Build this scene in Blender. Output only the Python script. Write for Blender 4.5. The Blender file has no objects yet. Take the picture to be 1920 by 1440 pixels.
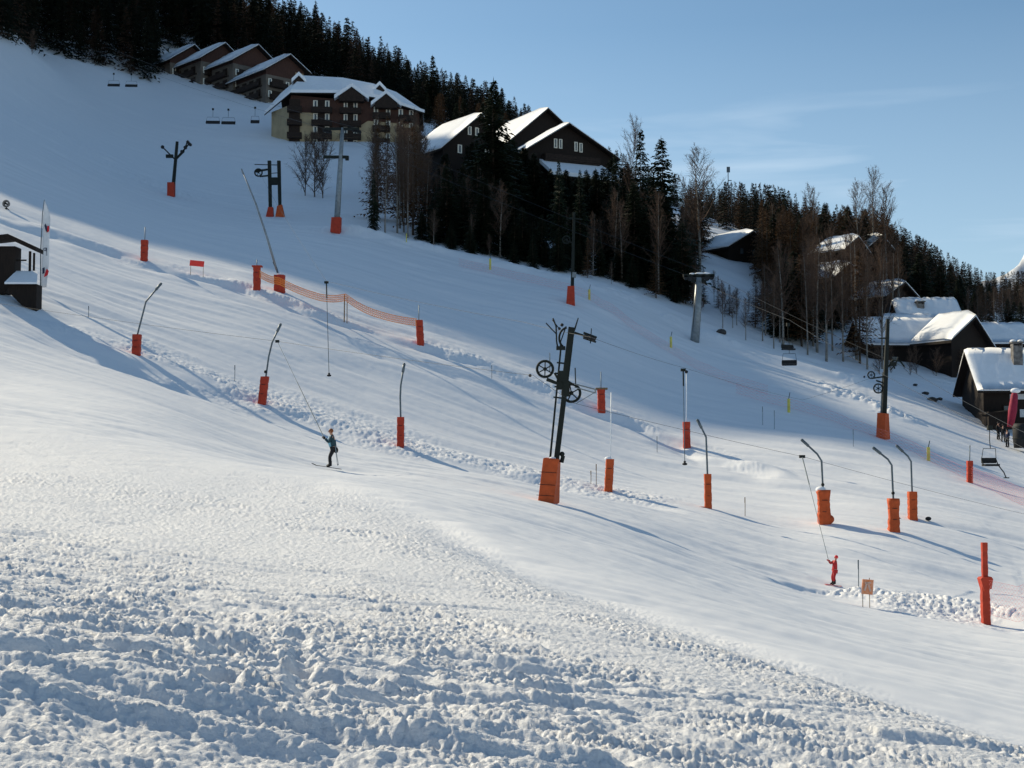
# A ski slope under a wooded hill: groomed piste, drag lift, snow guns, chalets and forest.
import bpy, math, random, time
import numpy as np
from mathutils import Vector, Matrix
T0 = time.time()
S = bpy.context.scene
COL = S.collection
import math
import numpy as np
# ---- camera model: photo pixels (1920 x 1440) to directions; camera stands at the origin
F = 2600.0
PITCH = math.atan2(140.0, F)
CP, SP = math.cos(PITCH), math.sin(PITCH)
def at(u, v, d):
    a = (u-960.0)/F; b = (720.0-v)/F
    k = d/(CP-b*SP)
    return (a*k, d, (SP+b*CP)*k)
def proj(x, y, z):
    dep = y*CP+z*SP; up = -y*SP+z*CP
    return 960+F*x/dep, 720-F*up/dep
# ---- the lie of the land: survey points (pixel, pixel, metres away)
SURVEY = [(0,1440,5.0),(0,1250,7.0),(960,1440,7.3),(1920,1440,11),(0,1100,10.8),(0,950,23),(0,815,48),(0,700,70),(0,600,85),(0,480,108),(0,385,130),
(600,900,44),(600,1100,18),(960,1200,14),(960,1000,36),(1920,1380,14),(1920,1280,26),
(1565,1300,14),(1565,1200,29),(1565,1100,61),(1546,980,78),(1676,996,77),(1848,1250,32),(1848,1172,53),(1787,1050,73),(1900,1055,76),(1510,1003,77),(1413,1060,63),(1180,985,61),(1848,1110,66),(1848,1000,82),(1818,905,106),
(1028,1300,11.2),(1028,1100,22),(1028,942,61),(1028,900,82),(1028,820,100),(1128,772,113),(1288,842,108),(1328,952,80),(1140,920,82),
(255,1200,11.5),(255,1000,21),(255,850,44),(255,760,64),(255,665,88),(255,600,100),(270,490,122),
(490,1200,12.5),(490,1000,25),(490,880,52),(490,830,68),(490,757,87),(490,640,103),(482,545,120),
(620,882,61),(750,880,64),(751,835,85),(750,740,99),(788,645,118),(1500,860,106),(1600,900,100),
(0,200,220),(0,75,330),(300,368,190),(290,175,325),(515,405,188),(628,435,165),(600,272,280),(450,232,300),(720,447,168),(870,477,168),(1000,512,166),(1070,570,142),
(1270,590,162),(1305,640,152),(1430,660,156),(1560,692,156),(1655,822,116),(1800,790,138),(1920,900,115),(1480,720,136),
(1520,640,178),(1700,650,185),(1850,800,142),(1920,640,210),(1920,810,140),
(900,360,240),(1150,420,240),(1000,440,200),(1370,470,230),(550,80,420),(800,190,400),(980,262,380),(1150,330,360),(1300,405,350),(1500,458,380),(1700,525,420),(1900,580,470),
(0,-60,400),(300,0,420)]
EXTRA = [(0,0,-1.68),(-6,2,-0.45),(6,2,-2.95),(-3,5,-0.95),(3,5,-2.3),(0,-12,-2.0),(-25,-5,2.2),(25,-5,-5.5),(-40,30,1.5),(-60,70,10),(-75,110,24),(-90,160,45),(-140,240,82),(-90,30,6),
(40,30,-6),(50,60,-6),(60,100,-5),(75,140,-2),(90,220,10),(140,320,20),(200,200,-5),(120,60,-12),(-60,600,120),(60,600,70),(200,650,30),(-250,550,170),(0,900,110),(300,900,50),(-300,150,90),(-200,0,30),(200,-60,-20),(0,-120,-10),(-420,300,150)]
_pts = np.array([at(*p) for p in SURVEY]+EXTRA)
# thin plate spline through the survey (in stretched polar-like coordinates so near points weigh as much as far ones)
def _warp(x, y):
    r = np.sqrt(x*x+y*y)+12.0
    k = np.log(r/12.0)/np.maximum(r-12.0, 1e-6)*40
    k = np.where(r-12.0 < 1e-3, 40/12.0, k)
    return x*k, y*k
def _phi(r2): return 0.5*r2*np.log(r2+1e-9)
_wx, _wy = _warp(_pts[:,0], _pts[:,1])
_n = len(_pts)
_r = np.hypot(_pts[:,0], _pts[:,1])
_K = _phi((_wx[:,None]-_wx[None])**2+(_wy[:,None]-_wy[None])**2)
_S = 0.05*(_r+10)          # the survey heights are divided by this: relative accuracy everywhere
_K = _K + np.eye(_n)*12.0
_A = np.zeros((_n+3, _n+3)); _A[:_n,:_n] = _K; _A[:_n,_n] = 1; _A[:_n,_n+1] = _wx; _A[:_n,_n+2] = _wy; _A[_n:,:_n] = _A[:_n,_n:].T
_W = np.linalg.solve(_A, np.concatenate([_pts[:,2]/_S, [0,0,0]]))
def smooth(t): t = np.clip(t, 0, 1); return t*t*(3-2*t)
SUN_EL = math.radians(31.0)
SUN_TX, SUN_TY = 0.743, -0.6693      # horizontal travel of the light
TE = math.tan(SUN_EL)
RW = np.array([-400,-100,0,20,45,58,64,69,74,77,81,88,91,95,98,101,125,150,158,166,187,215,260,340,500.])
RH = np.array([-320,-200,-110,-88,-66,-56,-50,-49,-47.5,-46,-44,-41.5,-39.5,-38,-35,-28,-27,-29,-33,-42,-44,-52,-85,-160,-300])
def ridge(x, y):                    # the wooded shoulder outside the frame on the left its unseen crest shaped to shade the upper piste
    s = x*SUN_TX+y*SUN_TY; w = -x*SUN_TY+y*SUN_TX
    s0 = -np.interp(w, [100, 163, 260], [330, 430, 560])
    h = np.interp(w, RW, RH)
    top = h + TE*(-s0)
    ds = s-s0
    return top - np.where(ds > 0, ds*0.98, -ds*0.5)
def base(x, y):
    x = np.asarray(x, float); y = np.asarray(y, float)
    shp = x.shape; xf = x.ravel(); yf = y.ravel(); out = np.empty(xf.size)
    for i in range(0, xf.size, 60000):
        a, b = xf[i:i+60000], yf[i:i+60000]
        wx, wy = _warp(a, b)
        k = _phi((wx[:,None]-_wx[None])**2+(wy[:,None]-_wy[None])**2)
        z = (k@_W[:_n]+_W[_n]+_W[_n+1]*wx+_W[_n+2]*wy)*0.05*(np.hypot(a,b)+10)
        z = z - np.maximum(0, np.hypot(a, b)-455)*0.55
        r = ridge(a, b)
        m = np.maximum(z, r); dd = np.abs(z-r)      # smooth maximum
        z = m + np.where(dd < 12, (12-dd)**2/48, 0)
        out[i:i+60000] = z
    return out.reshape(shp)
# ---------------------------------------------------------------- camera
cd = bpy.data.cameras.new('camera'); cam = bpy.data.objects.new('camera', cd); COL.objects.link(cam)
cd.sensor_width = 36.0; cd.lens = 36.0*F/1920.0; cd.clip_start = 0.1; cd.clip_end = 20000
cam.location = (0, 0, 0); cam.rotation_euler = (math.pi/2+PITCH, 0, 0)
S.camera = cam
S.render.resolution_x = 1024; S.render.resolution_y = 768
S.view_settings.view_transform = 'Standard'; S.view_settings.look = 'None'
S.view_settings.gamma = 1.0; S.view_settings.use_curve_mapping = False
S.view_settings.exposure = 0.06
# ---------------------------------------------------------------- sky
wd = bpy.data.worlds.new('World'); S.world = wd; wd.use_nodes = True
nt = wd.node_tree; nt.nodes.clear()
sky = nt.nodes.new('ShaderNodeTexSky'); sky.sky_type = 'NISHITA'; sky.sun_disc = False
sky.sun_elevation = SUN_EL; sky.sun_rotation = math.atan2(-SUN_TX, -SUN_TY)
sky.altitude = 1500; sky.air_density = 1.0; sky.dust_density = 2.2; sky.ozone_density = 1.6
tc = nt.nodes.new('ShaderNodeTexCoord'); mp = nt.nodes.new('ShaderNodeMapping')
mp.inputs['Scale'].default_value = (1.1, 1.1, 9.0); mp.inputs['Rotation'].default_value = (0, math.radians(-5), 0)
nz = nt.nodes.new('ShaderNodeTexNoise'); nz.inputs['Scale'].default_value = 3.2; nz.inputs['Detail'].default_value = 5; nz.inputs['Distortion'].default_value = 0.4
cr = nt.nodes.new('ShaderNodeMapRange'); cr.inputs['From Min'].default_value = 0.55; cr.inputs['From Max'].default_value = 0.78
cr.inputs['To Min'].default_value = 0.0; cr.inputs['To Max'].default_value = 0.50
mx = nt.nodes.new('ShaderNodeMix'); mx.data_type = 'RGBA'; mx.inputs['B'].default_value = (5.7, 7.1, 8.5, 1)
bg = nt.nodes.new('ShaderNodeBackground'); bg.inputs['Strength'].default_value = 0.107
ow = nt.nodes.new('ShaderNodeOutputWorld')
L = nt.links.new
L(tc.outputs['Generated'], mp.inputs['Vector']); L(mp.outputs['Vector'], nz.inputs['Vector']); L(nz.outputs['Fac'], cr.inputs['Value'])
tn = nt.nodes.new('ShaderNodeMix'); tn.data_type = 'RGBA'; tn.blend_type = 'MULTIPLY'; tn.inputs['Factor'].default_value = 1.0; tn.inputs['B'].default_value = (0.86, 1.055, 1.055, 1)
# a thin pale veil low in the sky, besides the wisps
sx = nt.nodes.new('ShaderNodeSeparateXYZ'); L(tc.outputs['Generated'], sx.inputs['Vector'])
ve = nt.nodes.new('ShaderNodeMapRange'); ve.inputs['From Min'].default_value = 0.30; ve.inputs['From Max'].default_value = 0.06; ve.inputs['To Min'].default_value = 0.03; ve.inputs['To Max'].default_value = 0.48; L(sx.outputs['Z'], ve.inputs['Value'])
ad = nt.nodes.new('ShaderNodeMath'); ad.operation = 'ADD'; ad.use_clamp = True; lo = nt.nodes.new('ShaderNodeMapRange'); lo.inputs['From Min'].default_value = 0.265; lo.inputs['From Max'].default_value = 0.225; L(sx.outputs['Z'], lo.inputs['Value'])
ml = nt.nodes.new('ShaderNodeMath'); ml.operation = 'MULTIPLY'; L(cr.outputs['Result'], ml.inputs[0]); L(lo.outputs['Result'], ml.inputs[1]); L(ml.outputs['Value'], ad.inputs[0]); L(ve.outputs['Result'], ad.inputs[1])
L(ad.outputs['Value'], mx.inputs['Factor']); L(sky.outputs['Color'], tn.inputs['A']); L(tn.outputs['Result'], mx.inputs['A']); L(mx.outputs['Result'], bg.inputs['Color']); L(bg.outputs['Background'], ow.inputs['Surface'])
# ---------------------------------------------------------------- sun, behind and to the left
sl = bpy.data.lights.new('sun', 'SUN'); sl.energy = 5.0; sl.angle = math.radians(0.53); sl.color = (1.0, 0.87, 0.64)
so = bpy.data.objects.new('sun', sl); COL.objects.link(so)
_c = math.cos(SUN_EL)
so.rotation_euler = Vector((-SUN_TX*_c, -SUN_TY*_c, math.sin(SUN_EL))).to_track_quat('Z', 'Y').to_euler()

# ---------------------------------------------------------------- helpers
def mat(name, col, rough=0.7, var=0.0, scale=5.0, metal=0.0, col2=None, spec=0.3, coord='Object', bump=0.0, stretch=None, trans=0.0):
    m = bpy.data.materials.new(name); m.use_nodes = True
    n = m.node_tree; b = n.nodes['Principled BSDF']
    b.inputs['Base Color'].default_value = (*col, 1); b.inputs['Roughness'].default_value = rough
    b.inputs['Metallic'].default_value = metal; b.inputs['Specular IOR Level'].default_value = spec
    if var or col2 or bump:
        t = n.nodes.new('ShaderNodeTexCoord'); nz = n.nodes.new('ShaderNodeTexNoise')
        nz.inputs['Scale'].default_value = scale; nz.inputs['Detail'].default_value = 5
        src = t.outputs[coord]
        if stretch:
            mm = n.nodes.new('ShaderNodeMapping'); mm.inputs['Scale'].default_value = stretch
            n.links.new(src, mm.inputs['Vector']); src = mm.outputs['Vector']
        n.links.new(src, nz.inputs['Vector'])
        r = n.nodes.new('ShaderNodeValToRGB'); r.color_ramp.elements[0].position = 0.35; r.color_ramp.elements[1].position = 0.68
        c2 = col2 if col2 else tuple(min(1, c*(1+var)) for c in col)
        c1 = col if col2 else tuple(c*(1-var) for c in col)
        r.color_ramp.elements[0].color = (*c1, 1); r.color_ramp.elements[1].color = (*c2, 1)
        n.links.new(nz.outputs['Fac'], r.inputs['Fac']); n.links.new(r.outputs['Color'], b.inputs['Base Color'])
        if bump:
            bp = n.nodes.new('ShaderNodeBump'); bp.inputs['Strength'].default_value = bump; bp.inputs['Distance'].default_value = 0.026
            n.links.new(nz.outputs['Fac'], bp.inputs['Height']); n.links.new(bp.outputs['Normal'], b.inputs['Normal'])
    return m
M = {}
M['orange'] = mat('orange_foam', (0.50, 0.085, 0.020), 0.7, 0.14, 3.0, bump=0.3)
M['red'] = mat('red_foam', (0.44, 0.046, 0.020), 0.7, 0.15, 3.0, bump=0.3)
M['steel'] = mat('dark_green_steel', (0.006, 0.010, 0.007), 0.75, 0.3, 4.0, metal=0.0, spec=0.4)
M['galv'] = mat('galvanised_steel', (0.22, 0.25, 0.265), 0.45, 0.2, 3.0, metal=0.3)
M['rubber'] = mat('black_rubber', (0.015, 0.016, 0.018), 0.7, 0.2, 6.0)
M['pole'] = mat('lance_metal', (0.10, 0.13, 0.15), 0.5, 0.2, 4.0, metal=0.3)
M['white_metal'] = mat('white_painted_metal', (0.75, 0.78, 0.8), 0.4, 0.06, 4.0)
M['cable'] = mat('steel_cable', (0.05, 0.055, 0.06), 0.5, 0.1, 4.0)
M['snowcap'] = mat('roof_snow', (0.86, 0.88, 0.90), 0.75, 0.03, 1.5, bump=0.25, spec=0.2)
M['darkwood'] = mat('dark_timber', (0.015, 0.009, 0.006), 0.8, 0.35, 2.0, stretch=(8, 8, 0.6))
M['redwood'] = mat('red_brown_timber', (0.070, 0.032, 0.022), 0.8, 0.3, 2.0, stretch=(8, 8, 0.6))
M['cream'] = mat('cream_render', (0.42, 0.33, 0.20), 0.85, 0.12, 0.7)
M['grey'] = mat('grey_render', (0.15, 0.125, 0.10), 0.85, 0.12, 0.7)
M['stone'] = mat('grey_stone', (0.17, 0.16, 0.15), 0.9, 0.35, 3.0)
M['glass'] = mat('window_glass', (0.04, 0.05, 0.06), 0.12, 0.1, 2.0, spec=0.6)
M['shutter'] = mat('white_shutter', (0.78, 0.74, 0.62), 0.6, 0.08, 3.0)
M['shadewood'] = mat('balcony_timber', (0.028, 0.017, 0.012), 0.8, 0.3, 3.0)
M['board'] = mat('faded_orange_cloth', (0.85, 0.26, 0.09), 0.7, 0.1, 6.0, col2=(0.88, 0.42, 0.24))
M['net_orange'] = mat('orange_net', (0.85, 0.27, 0.05), 0.6, 0.1, 3.0)
M['net_pink'] = mat('faded_pink_net', (0.80, 0.26, 0.26), 0.6, 0.1, 3.0)
M['yellow'] = mat('faded_yellow_foam', (0.60, 0.55, 0.12), 0.7, 0.15, 3.0)
M['banner'] = mat('red_banner', (0.85, 0.06, 0.045), 0.6, 0.08, 3.0)
M['bamboo'] = mat('wooden_stake', (0.20, 0.13, 0.07), 0.8, 0.2, 6.0)
M['bark'] = mat('grey_brown_bark', (0.085, 0.065, 0.050), 0.9, 0.35, 6.0, stretch=(3, 3, 0.5))
M['birch'] = mat('birch_bark', (0.26, 0.24, 0.21), 0.8, 0.3, 3.0, col2=(0.10, 0.088, 0.075), stretch=(2, 2, 3))
M['needle'] = mat('spruce_needles', (0.012, 0.022, 0.013), 0.75, 0.4, 1.2, col2=(0.030, 0.042, 0.022), spec=0.15)
M['twig'] = mat('bare_twigs', (0.085, 0.055, 0.040), 0.85, 0.3, 1.0, col2=(0.14, 0.095, 0.07), spec=0.1)
M['larch'] = mat('brown_larch_twigs', (0.085, 0.048, 0.026), 0.85, 0.3, 1.0, col2=(0.14, 0.08, 0.04), spec=0.1)
M['fabric_white'] = mat('white_flag_cloth', (0.8, 0.8, 0.8), 0.7, 0.05, 3.0)
M['ink'] = mat('dark_blue_print', (0.02, 0.03, 0.07), 0.6, 0.1, 3.0)
M['redprint'] = mat('red_print', (0.7, 0.03, 0.04), 0.6, 0.1, 3.0)
M['maroon'] = mat('maroon_canvas', (0.30, 0.02, 0.05), 0.7, 0.15, 4.0)
M['skin'] = mat('skin', (0.55, 0.30, 0.20), 0.6, 0.05, 10.0)
M['jacket'] = mat('teal_ski_jacket', (0.015, 0.05, 0.065), 0.6, 0.15, 8.0)
M['jacket_lit'] = mat('sunlit_jacket_blue', (0.22, 0.48, 0.62), 0.6, 0.1, 8.0)  # paler blue: sunlight on the chest put into the colour
M['black'] = mat('black_cloth', (0.012, 0.012, 0.014), 0.7, 0.2, 8.0)
M['redsuit'] = mat('red_ski_suit', (0.42, 0.018, 0.022), 0.6, 0.15, 8.0)
M['hair'] = mat('auburn_hair', (0.22, 0.07, 0.025), 0.6, 0.2, 20.0)
M['sign_pale'] = mat('sign_pale', (0.75, 0.50, 0.38), 0.7, 0.1, 6.0)
M['paper'] = mat('pale_board', (0.55, 0.57, 0.58), 0.6, 0.1, 6.0)
M['rock'] = mat('dark_rock', (0.06, 0.055, 0.05), 0.9, 0.4, 3.0)

class MB:
    def __init__(s): s.v = []; s.f = []
    def add(s, vs, fs):
        n = len(s.v); s.v += [tuple(p) for p in vs]; s.f += [tuple(i+n for i in f) for f in fs]; return s
    def box(s, c, d, rot=None, taper=1.0):
        h = [x/2 for x in d]; vs = []
        for z in (-1, 1):
            k = taper if z > 0 else 1.0
            for x, y in ((-1, -1), (1, -1), (1, 1), (-1, 1)): vs.append(Vector((x*h[0]*k, y*h[1]*k, z*h[2])))
        if rot is not None: vs = [rot @ p for p in vs]
        c = Vector(c); return s.add([p+c for p in vs], [(0,3,2,1),(4,5,6,7),(0,1,5,4),(1,2,6,5),(2,3,7,6),(3,0,4,7)])
    def tube(s, pts, r, n=8, cap=True):
        pts = [Vector(p) for p in pts]; m = len(pts); r = r if isinstance(r, (list, tuple)) else [r]*m
        t0 = (pts[1]-pts[0]).normalized(); ref = Vector((0, 1, 0)) if abs(t0.y) < 0.9 else Vector((1, 0, 0))
        u = t0.cross(ref).normalized(); vs = []
        for i in range(m):
            t = (pts[min(i+1, m-1)]-pts[max(i-1, 0)]).normalized()
            u = (u-t*u.dot(t)).normalized(); w = t.cross(u)
            for k in range(n):
                a = 2*math.pi*(k+0.5)/n; vs.append(pts[i]+(u*math.cos(a)+w*math.sin(a))*r[i])
        fs = [(i*n+k, i*n+(k+1) % n, (i+1)*n+(k+1) % n, (i+1)*n+k) for i in range(m-1) for k in range(n)]
        if cap: fs += [tuple(range(n))[::-1], tuple((m-1)*n+k for k in range(n))]
        return s.add(vs, fs)
    def poly(s, pts, y0, y1):      # outline in x,z pushed through y (anticlockwise seen from -y)
        n = len(pts); vs = [(x, y0, z) for x, z in pts]+[(x, y1, z) for x, z in pts]
        return s.add(vs, [tuple(range(n)), tuple(range(2*n-1, n-1, -1))]+[((i+1) % n, i, i+n, (i+1) % n+n) for i in range(n)])
    def slab(s, quad, t):          # quad of points thickened straight up by t
        q = [Vector(p) for p in quad]; up = Vector((0, 0, t))
        return s.add(q+[p+up for p in q], [(3,2,1,0),(4,5,6,7),(0,1,5,4),(1,2,6,5),(2,3,7,6),(3,0,4,7)])
    def ring(s, c, R, r, n=28, k=6, ax='y'):
        vs = []
        for i in range(n):
            a = 2*math.pi*i/n
            for j in range(k):
                b = 2*math.pi*j/k; q = R+r*math.cos(b); h = r*math.sin(b)
                p = {'y': (q*math.cos(a), h, q*math.sin(a)), 'z': (q*math.cos(a), q*math.sin(a), h), 'x': (h, q*math.cos(a), q*math.sin(a))}[ax]
                vs.append((c[0]+p[0], c[1]+p[1], c[2]+p[2]))
        return s.add(vs, [(i*k+j, i*k+(j+1) % k, ((i+1) % n)*k+(j+1) % k, ((i+1) % n)*k+j) for i in range(n) for j in range(k)])
    def ball(s, c, r, n=10, m=7, sq=(1, 1, 1)):
        vs = [(c[0], c[1], c[2]-r*sq[2])]
        for i in range(1, m):
            b = -math.pi/2+math.pi*i/m
            for k in range(n):
                a = 2*math.pi*k/n; vs.append((c[0]+r*sq[0]*math.cos(b)*math.cos(a), c[1]+r*sq[1]*math.cos(b)*math.sin(a), c[2]+r*sq[2]*math.sin(b)))
        vs.append((c[0], c[1], c[2]+r*sq[2])); e = len(vs)-1
        fs = [(0, 1+(k+1) % n, 1+k) for k in range(n)]+[(e, e-n+k, e-n+(k+1) % n) for k in range(n)]
        fs += [(1+i*n+k, 1+i*n+(k+1) % n, 1+(i+1)*n+(k+1) % n, 1+(i+1)*n+k) for i in range(m-2) for k in range(n)]
        return s.add(vs, fs)
    def build(s, name, m, parent=None, smooth=False, loc=None, rotz=0.0):
        me = bpy.data.meshes.new(name); me.from_pydata(s.v, [], s.f); me.update()
        me.materials.append(m)
        if smooth: me.polygons.foreach_set('use_smooth', [True]*len(me.polygons))
        o = bpy.data.objects.new(name, me); COL.objects.link(o)
        if parent: o.parent = parent
        if loc is not None: o.location = loc
        o.rotation_euler.z = rotz
        return o
def tag(o, label, cat, group=None, kind=None):
    if label: o['label'] = label
    if cat: o['category'] = cat
    if group: o['group'] = group
    if kind: o['kind'] = kind
    return o
def thing(name, label, cat, loc, rotz=0.0, group=None):
    o = bpy.data.objects.new(name, None); COL.objects.link(o); o.empty_display_size = 0.3
    o.location = loc; o.rotation_euler.z = rotz
    return tag(o, label, cat, group)
def copy_tree(o, parent=None):
    c = o.copy(); COL.objects.link(c); c.parent = parent
    for ch in o.children: copy_tree(ch, c)
    return c

# ---------------------------------------------------------------- noise
def _h(ix, iy, seed):
    h = (ix.astype(np.int64)*374761393+iy.astype(np.int64)*668265263+seed*974634777) & 0xffffffff
    h = ((h ^ (h >> 13))*1274126177) & 0xffffffff
    return ((h ^ (h >> 16)) & 0xffff)/65535.0
def vn(x, y, seed=0):
    ix = np.floor(x); iy = np.floor(y); fx = x-ix; fy = y-iy
    fx = fx*fx*fx*(fx*(fx*6-15)+10); fy = fy*fy*fy*(fy*(fy*6-15)+10)
    a = _h(ix, iy, seed); b = _h(ix+1, iy, seed); c = _h(ix, iy+1, seed); d = _h(ix+1, iy+1, seed)
    return ((a+(b-a)*fx)*(1-fy)+(c+(d-c)*fx)*fy)*2-1
def fbm(x, y, n, seed=0):
    o = 0; a = 1.0
    for i in range(n):
        o = o+a*vn(x+i*17.3, y-i*9.1, seed+i); a *= 0.5; x = x*1.97+y*0.23; y = y*2.03-x*0.11
    return o
def cell(x, y, seed=0):            # rounded clods: 1 at a clod's middle, 0 between clods
    ix = np.floor(x); iy = np.floor(y); best = np.full(x.shape, 9.0)
    for dx in (-1, 0, 1):
        for dy in (-1, 0, 1):
            jx = ix+dx; jy = iy+dy
            px = jx+_h(jx, jy, seed); py = jy+_h(jx, jy, seed+7)
            rr = 0.35+0.5*_h(jx, jy, seed+13)
            best = np.minimum(best, ((x-px)**2+(y-py)**2)/(rr*rr))
    return np.sqrt(np.clip(1-best, 0, 1))
def line_dist(x, y, pts):          # distance to a polyline, positive on its far side, and the share of it walked
    best = np.full(x.shape, 1e9); sg = np.zeros(x.shape); tt = np.zeros(x.shape)
    n = len(pts)-1
    for i in range(n):
        ax, ay = pts[i][:2]; bx, by = pts[i+1][:2]; dx, dy = bx-ax, by-ay; l2 = dx*dx+dy*dy
        t = np.clip(((x-ax)*dx+(y-ay)*dy)/l2, 0, 1)
        ex = x-ax-t*dx; ey = y-ay-t*dy; d = np.hypot(ex, ey); m = d < best
        best = np.where(m, d, best); sg = np.where(m, np.sign(dx*ey-dy*ex), sg); tt = np.where(m, (i+t)/n, tt)
    return best*np.where(sg == 0, 1, sg), tt

# ---------------------------------------------------------------- the snow
LINES = dict(
  crest=[at(*p) for p in [(-60,395,124),(110,432,124),(240,470,123),(360,505,122),(470,545,120),(600,580,119),(690,620,119),(790,652,118),(900,695,117),(1010,735,115),(1128,780,113),(1215,815,111),(1290,850,108),(1400,885,101),(1500,915,97)]],
  lower=[at(*p) for p in [(150,600,97),(255,668,88),(350,705,88),(490,762,87),(620,800,86),(751,840,85),(880,875,84),(1000,905,83),(1140,925,82),(1328,955,80)]],
  pile=[at(*p) for p in [(1590,1092,60),(1680,1105,58),(1760,1125,57),(1850,1140,56),(1960,1155,55)]],
  trees=[at(*p) for p in [(520,425,172),(690,440,168),(790,462,168),(900,485,167),(1000,515,165),(1100,550,163),(1200,585,161),(1290,620,156),(1400,660,153),(1560,712,150),(1700,760,145)]],
  streak=[at(*p) for p in [(60,225,228),(150,262,220),(230,295,210),(320,330,200),(400,350,195)]],
  streak2=[at(*p) for p in [(1470,690,146),(1560,715,140),(1640,750,134),(1720,775,130)]])
def yedge(x): return np.interp(x, [-40,-18.5,-12,-5.8,-2,0.34,2.2,3.4,4.4,8,20], [58,51,48,43,33,23.5,18,14.5,12.5,10,6])
FEET = []
_r = random.Random(5)
for k in range(9):
    y = 7.0+k*0.62
    FEET += [(-0.19*y-0.16+_r.uniform(-.03, .03), y), (-0.168*y+0.10+_r.uniform(-.03, .03), y+0.3)]
def churned(x, y, r, fore, ed, w, wx, wy):   # chopped snow in front
    z = np.zeros(x.shape)
    near = smooth((np.interp(x, [-20,-7.4,-4,-1.9,0,2,3.5,8], [26,20,16.5,13.8,11.8,9.8,8.2,3])+1.5*vn(x*0.4, y*0.4, 42)-y)/6.5+0.45)
    mid = smooth((34-y)/16)
    z += fore*np.interp(x, [-14, -7, -2, 6], [-0.26, -0.22, 0.10, 0.20])*smooth((ed-y+w*0.4)/(w*2.0))
    z -= fore*0.014*np.cos((ed-y)/np.maximum(ed, 1)*17+1.5*vn(x*0.15, y*0.1, 96))*smooth((y-9)/8)
    th = 0.5*vn(x*0.22, y*0.22, 44)
    ax = x*np.cos(th)+y*np.sin(th); ay = -x*np.sin(th)+y*np.cos(th)
    rid = 1-np.abs(fbm(ax*0.55, ay*2.6, 3, 41))*1.5
    rid2 = 1-np.abs(vn(ax*1.1+9, ay*5.5, 47))*2
    z += fore*((0.006+0.034*near)*rid+(0.003+0.016*near)*rid2)
    z += fore*(0.018+0.022*near)*fbm(wx*0.6, wy*1.2, 2, 51)
    z += fore*(0.006+0.018*near)*fbm(wx*2.4, wy*5.5, 3, 55)*(0.5+0.7*smooth(0.5+1.2*vn(x*0.18, y*0.25, 57)))
    sd = (ed-y)/np.maximum(ed, 1)
    pat = smooth(0.5+1.4*vn(x*0.10+3, sd*11, 59)+0.5*vn(x*0.5, y*0.7, 68))
    mott = smooth(0.5+1.2*vn(x*1.1, y*1.3, 91)+0.6*vn(x*2.9, y*3.1, 92))
    z += fore*(0.003+0.006*near+0.002*pat)*fbm(x*7.0, y*10.0, 2, 58)+fore*(0.007+0.007*pat*mott)*fbm(x*21.0, y*25.0, 2, 60)*smooth((46-r)/12)*(1+0.8*smooth((r-16)/12))
    z += fore*0.0095*(0.6+pat*mott)*fbm(x*38, y*44, 2, 69)*smooth((24-r)/8)
    z += fore*0.020*np.exp(-((sd*ed-0.6*smooth(vn(x*0.3, y*0, 70)+.5))/0.5)**2)*vn(x*2.2, y*3.0, 77)
    q = r < 26
    if q.any():
        xs, ys = x[q], y[q]; ms = vn(xs*0.8, ys*0.8, 61)
        c = cell(xs*4.4, ys*4.8, 62)*0.020*smooth(ms*1.8-0.2)+cell(xs*10, ys*11, 63)*0.012*smooth(ms*2.2-0.1)+cell(xs*23, ys*24, 64)*0.008*smooth(ms*1.6+0.4)+cell(xs*42, ys*42, 65)*0.005
        c += 0.004*fbm(xs*17, ys*21, 3, 66)
        z[q] += fore[q]*c*(0.08+0.50*near[q])
    # straight ski ruts crossing the churned snow
    for (px_, py_, an, dp, wd) in [(-3, 12, -14, .035, .06), (-3, 12.35, -14, .035, .06), (1, 14, -19, .03, .07), (1.1, 14.4, -18, .03, .06), (-2, 9.2, 24, .04, .07), (-2, 9.55, 25, .04, .07), (2, 10, -31, .035, .06), (-5, 19, -9, .03, .08), (-5, 19.6, -8.5, .03, .08), (0, 26, -15, .03, .10), (0, 26.8, -15, .03, .10), (3, 17, -24, .03, .07), (-1, 7.6, 8, .04, .06), (1.4, 8.2, -42, .04, .06), (-4, 15, 17, .03, .07)]:
        a_ = math.radians(an); dd = -(x-px_)*math.sin(a_)+(y-py_)*math.cos(a_)+0.05*vn(x*0.7, y*0.7, 95); tt_ = (x-px_)*math.cos(a_)+(y-py_)*math.sin(a_)
        z += fore*np.where(r < 40, (-dp*np.exp(-(dd/wd)**2)+dp*0.55*np.exp(-((dd-1.9*wd)/(0.9*wd))**2))*np.exp(-(tt_/5.5)**4), 0)
    # long scraped ski arcs
    for (cx, cy, R, a0, a1, dp) in [(-6, 3, 7.6, -8, 62, .05), (9.0, 18, 10.0, 196, 252, .045), (4.5, 2.0, 8.4, 95, 150, .05), (-2, 22, 12.5, 232, 292, .035)]:
        dx = x-cx; dy = y-cy; rr = np.hypot(dx, dy)-R; an = (np.degrees(np.arctan2(dy, dx))+360) % 360
        lo, hi = a0 % 360, a1 % 360
        inn = (an > lo) & (an < hi) if lo < hi else ((an > lo) | (an < hi))
        z += np.where(inn & (r < 30), fore*(-dp*np.exp(-(rr/0.09)**2)+dp*0.5*np.exp(-((rr-0.17)/0.08)**2)), 0)
    q = (r < 16) & (np.abs(x+0.18*y) < 1.2)
    if q.any():
        xs, ys, a = x[q], y[q], np.zeros(q.sum())
        for fx, fy in FEET:
            d = ((xs-fx)/0.10)**2+((ys-fy)/0.20)**2
            a += -0.105*np.exp(-d**2)+0.014*np.exp(-((np.sqrt(d)-1.5)/0.25)**2)
        z[q] += a
    return z
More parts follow.
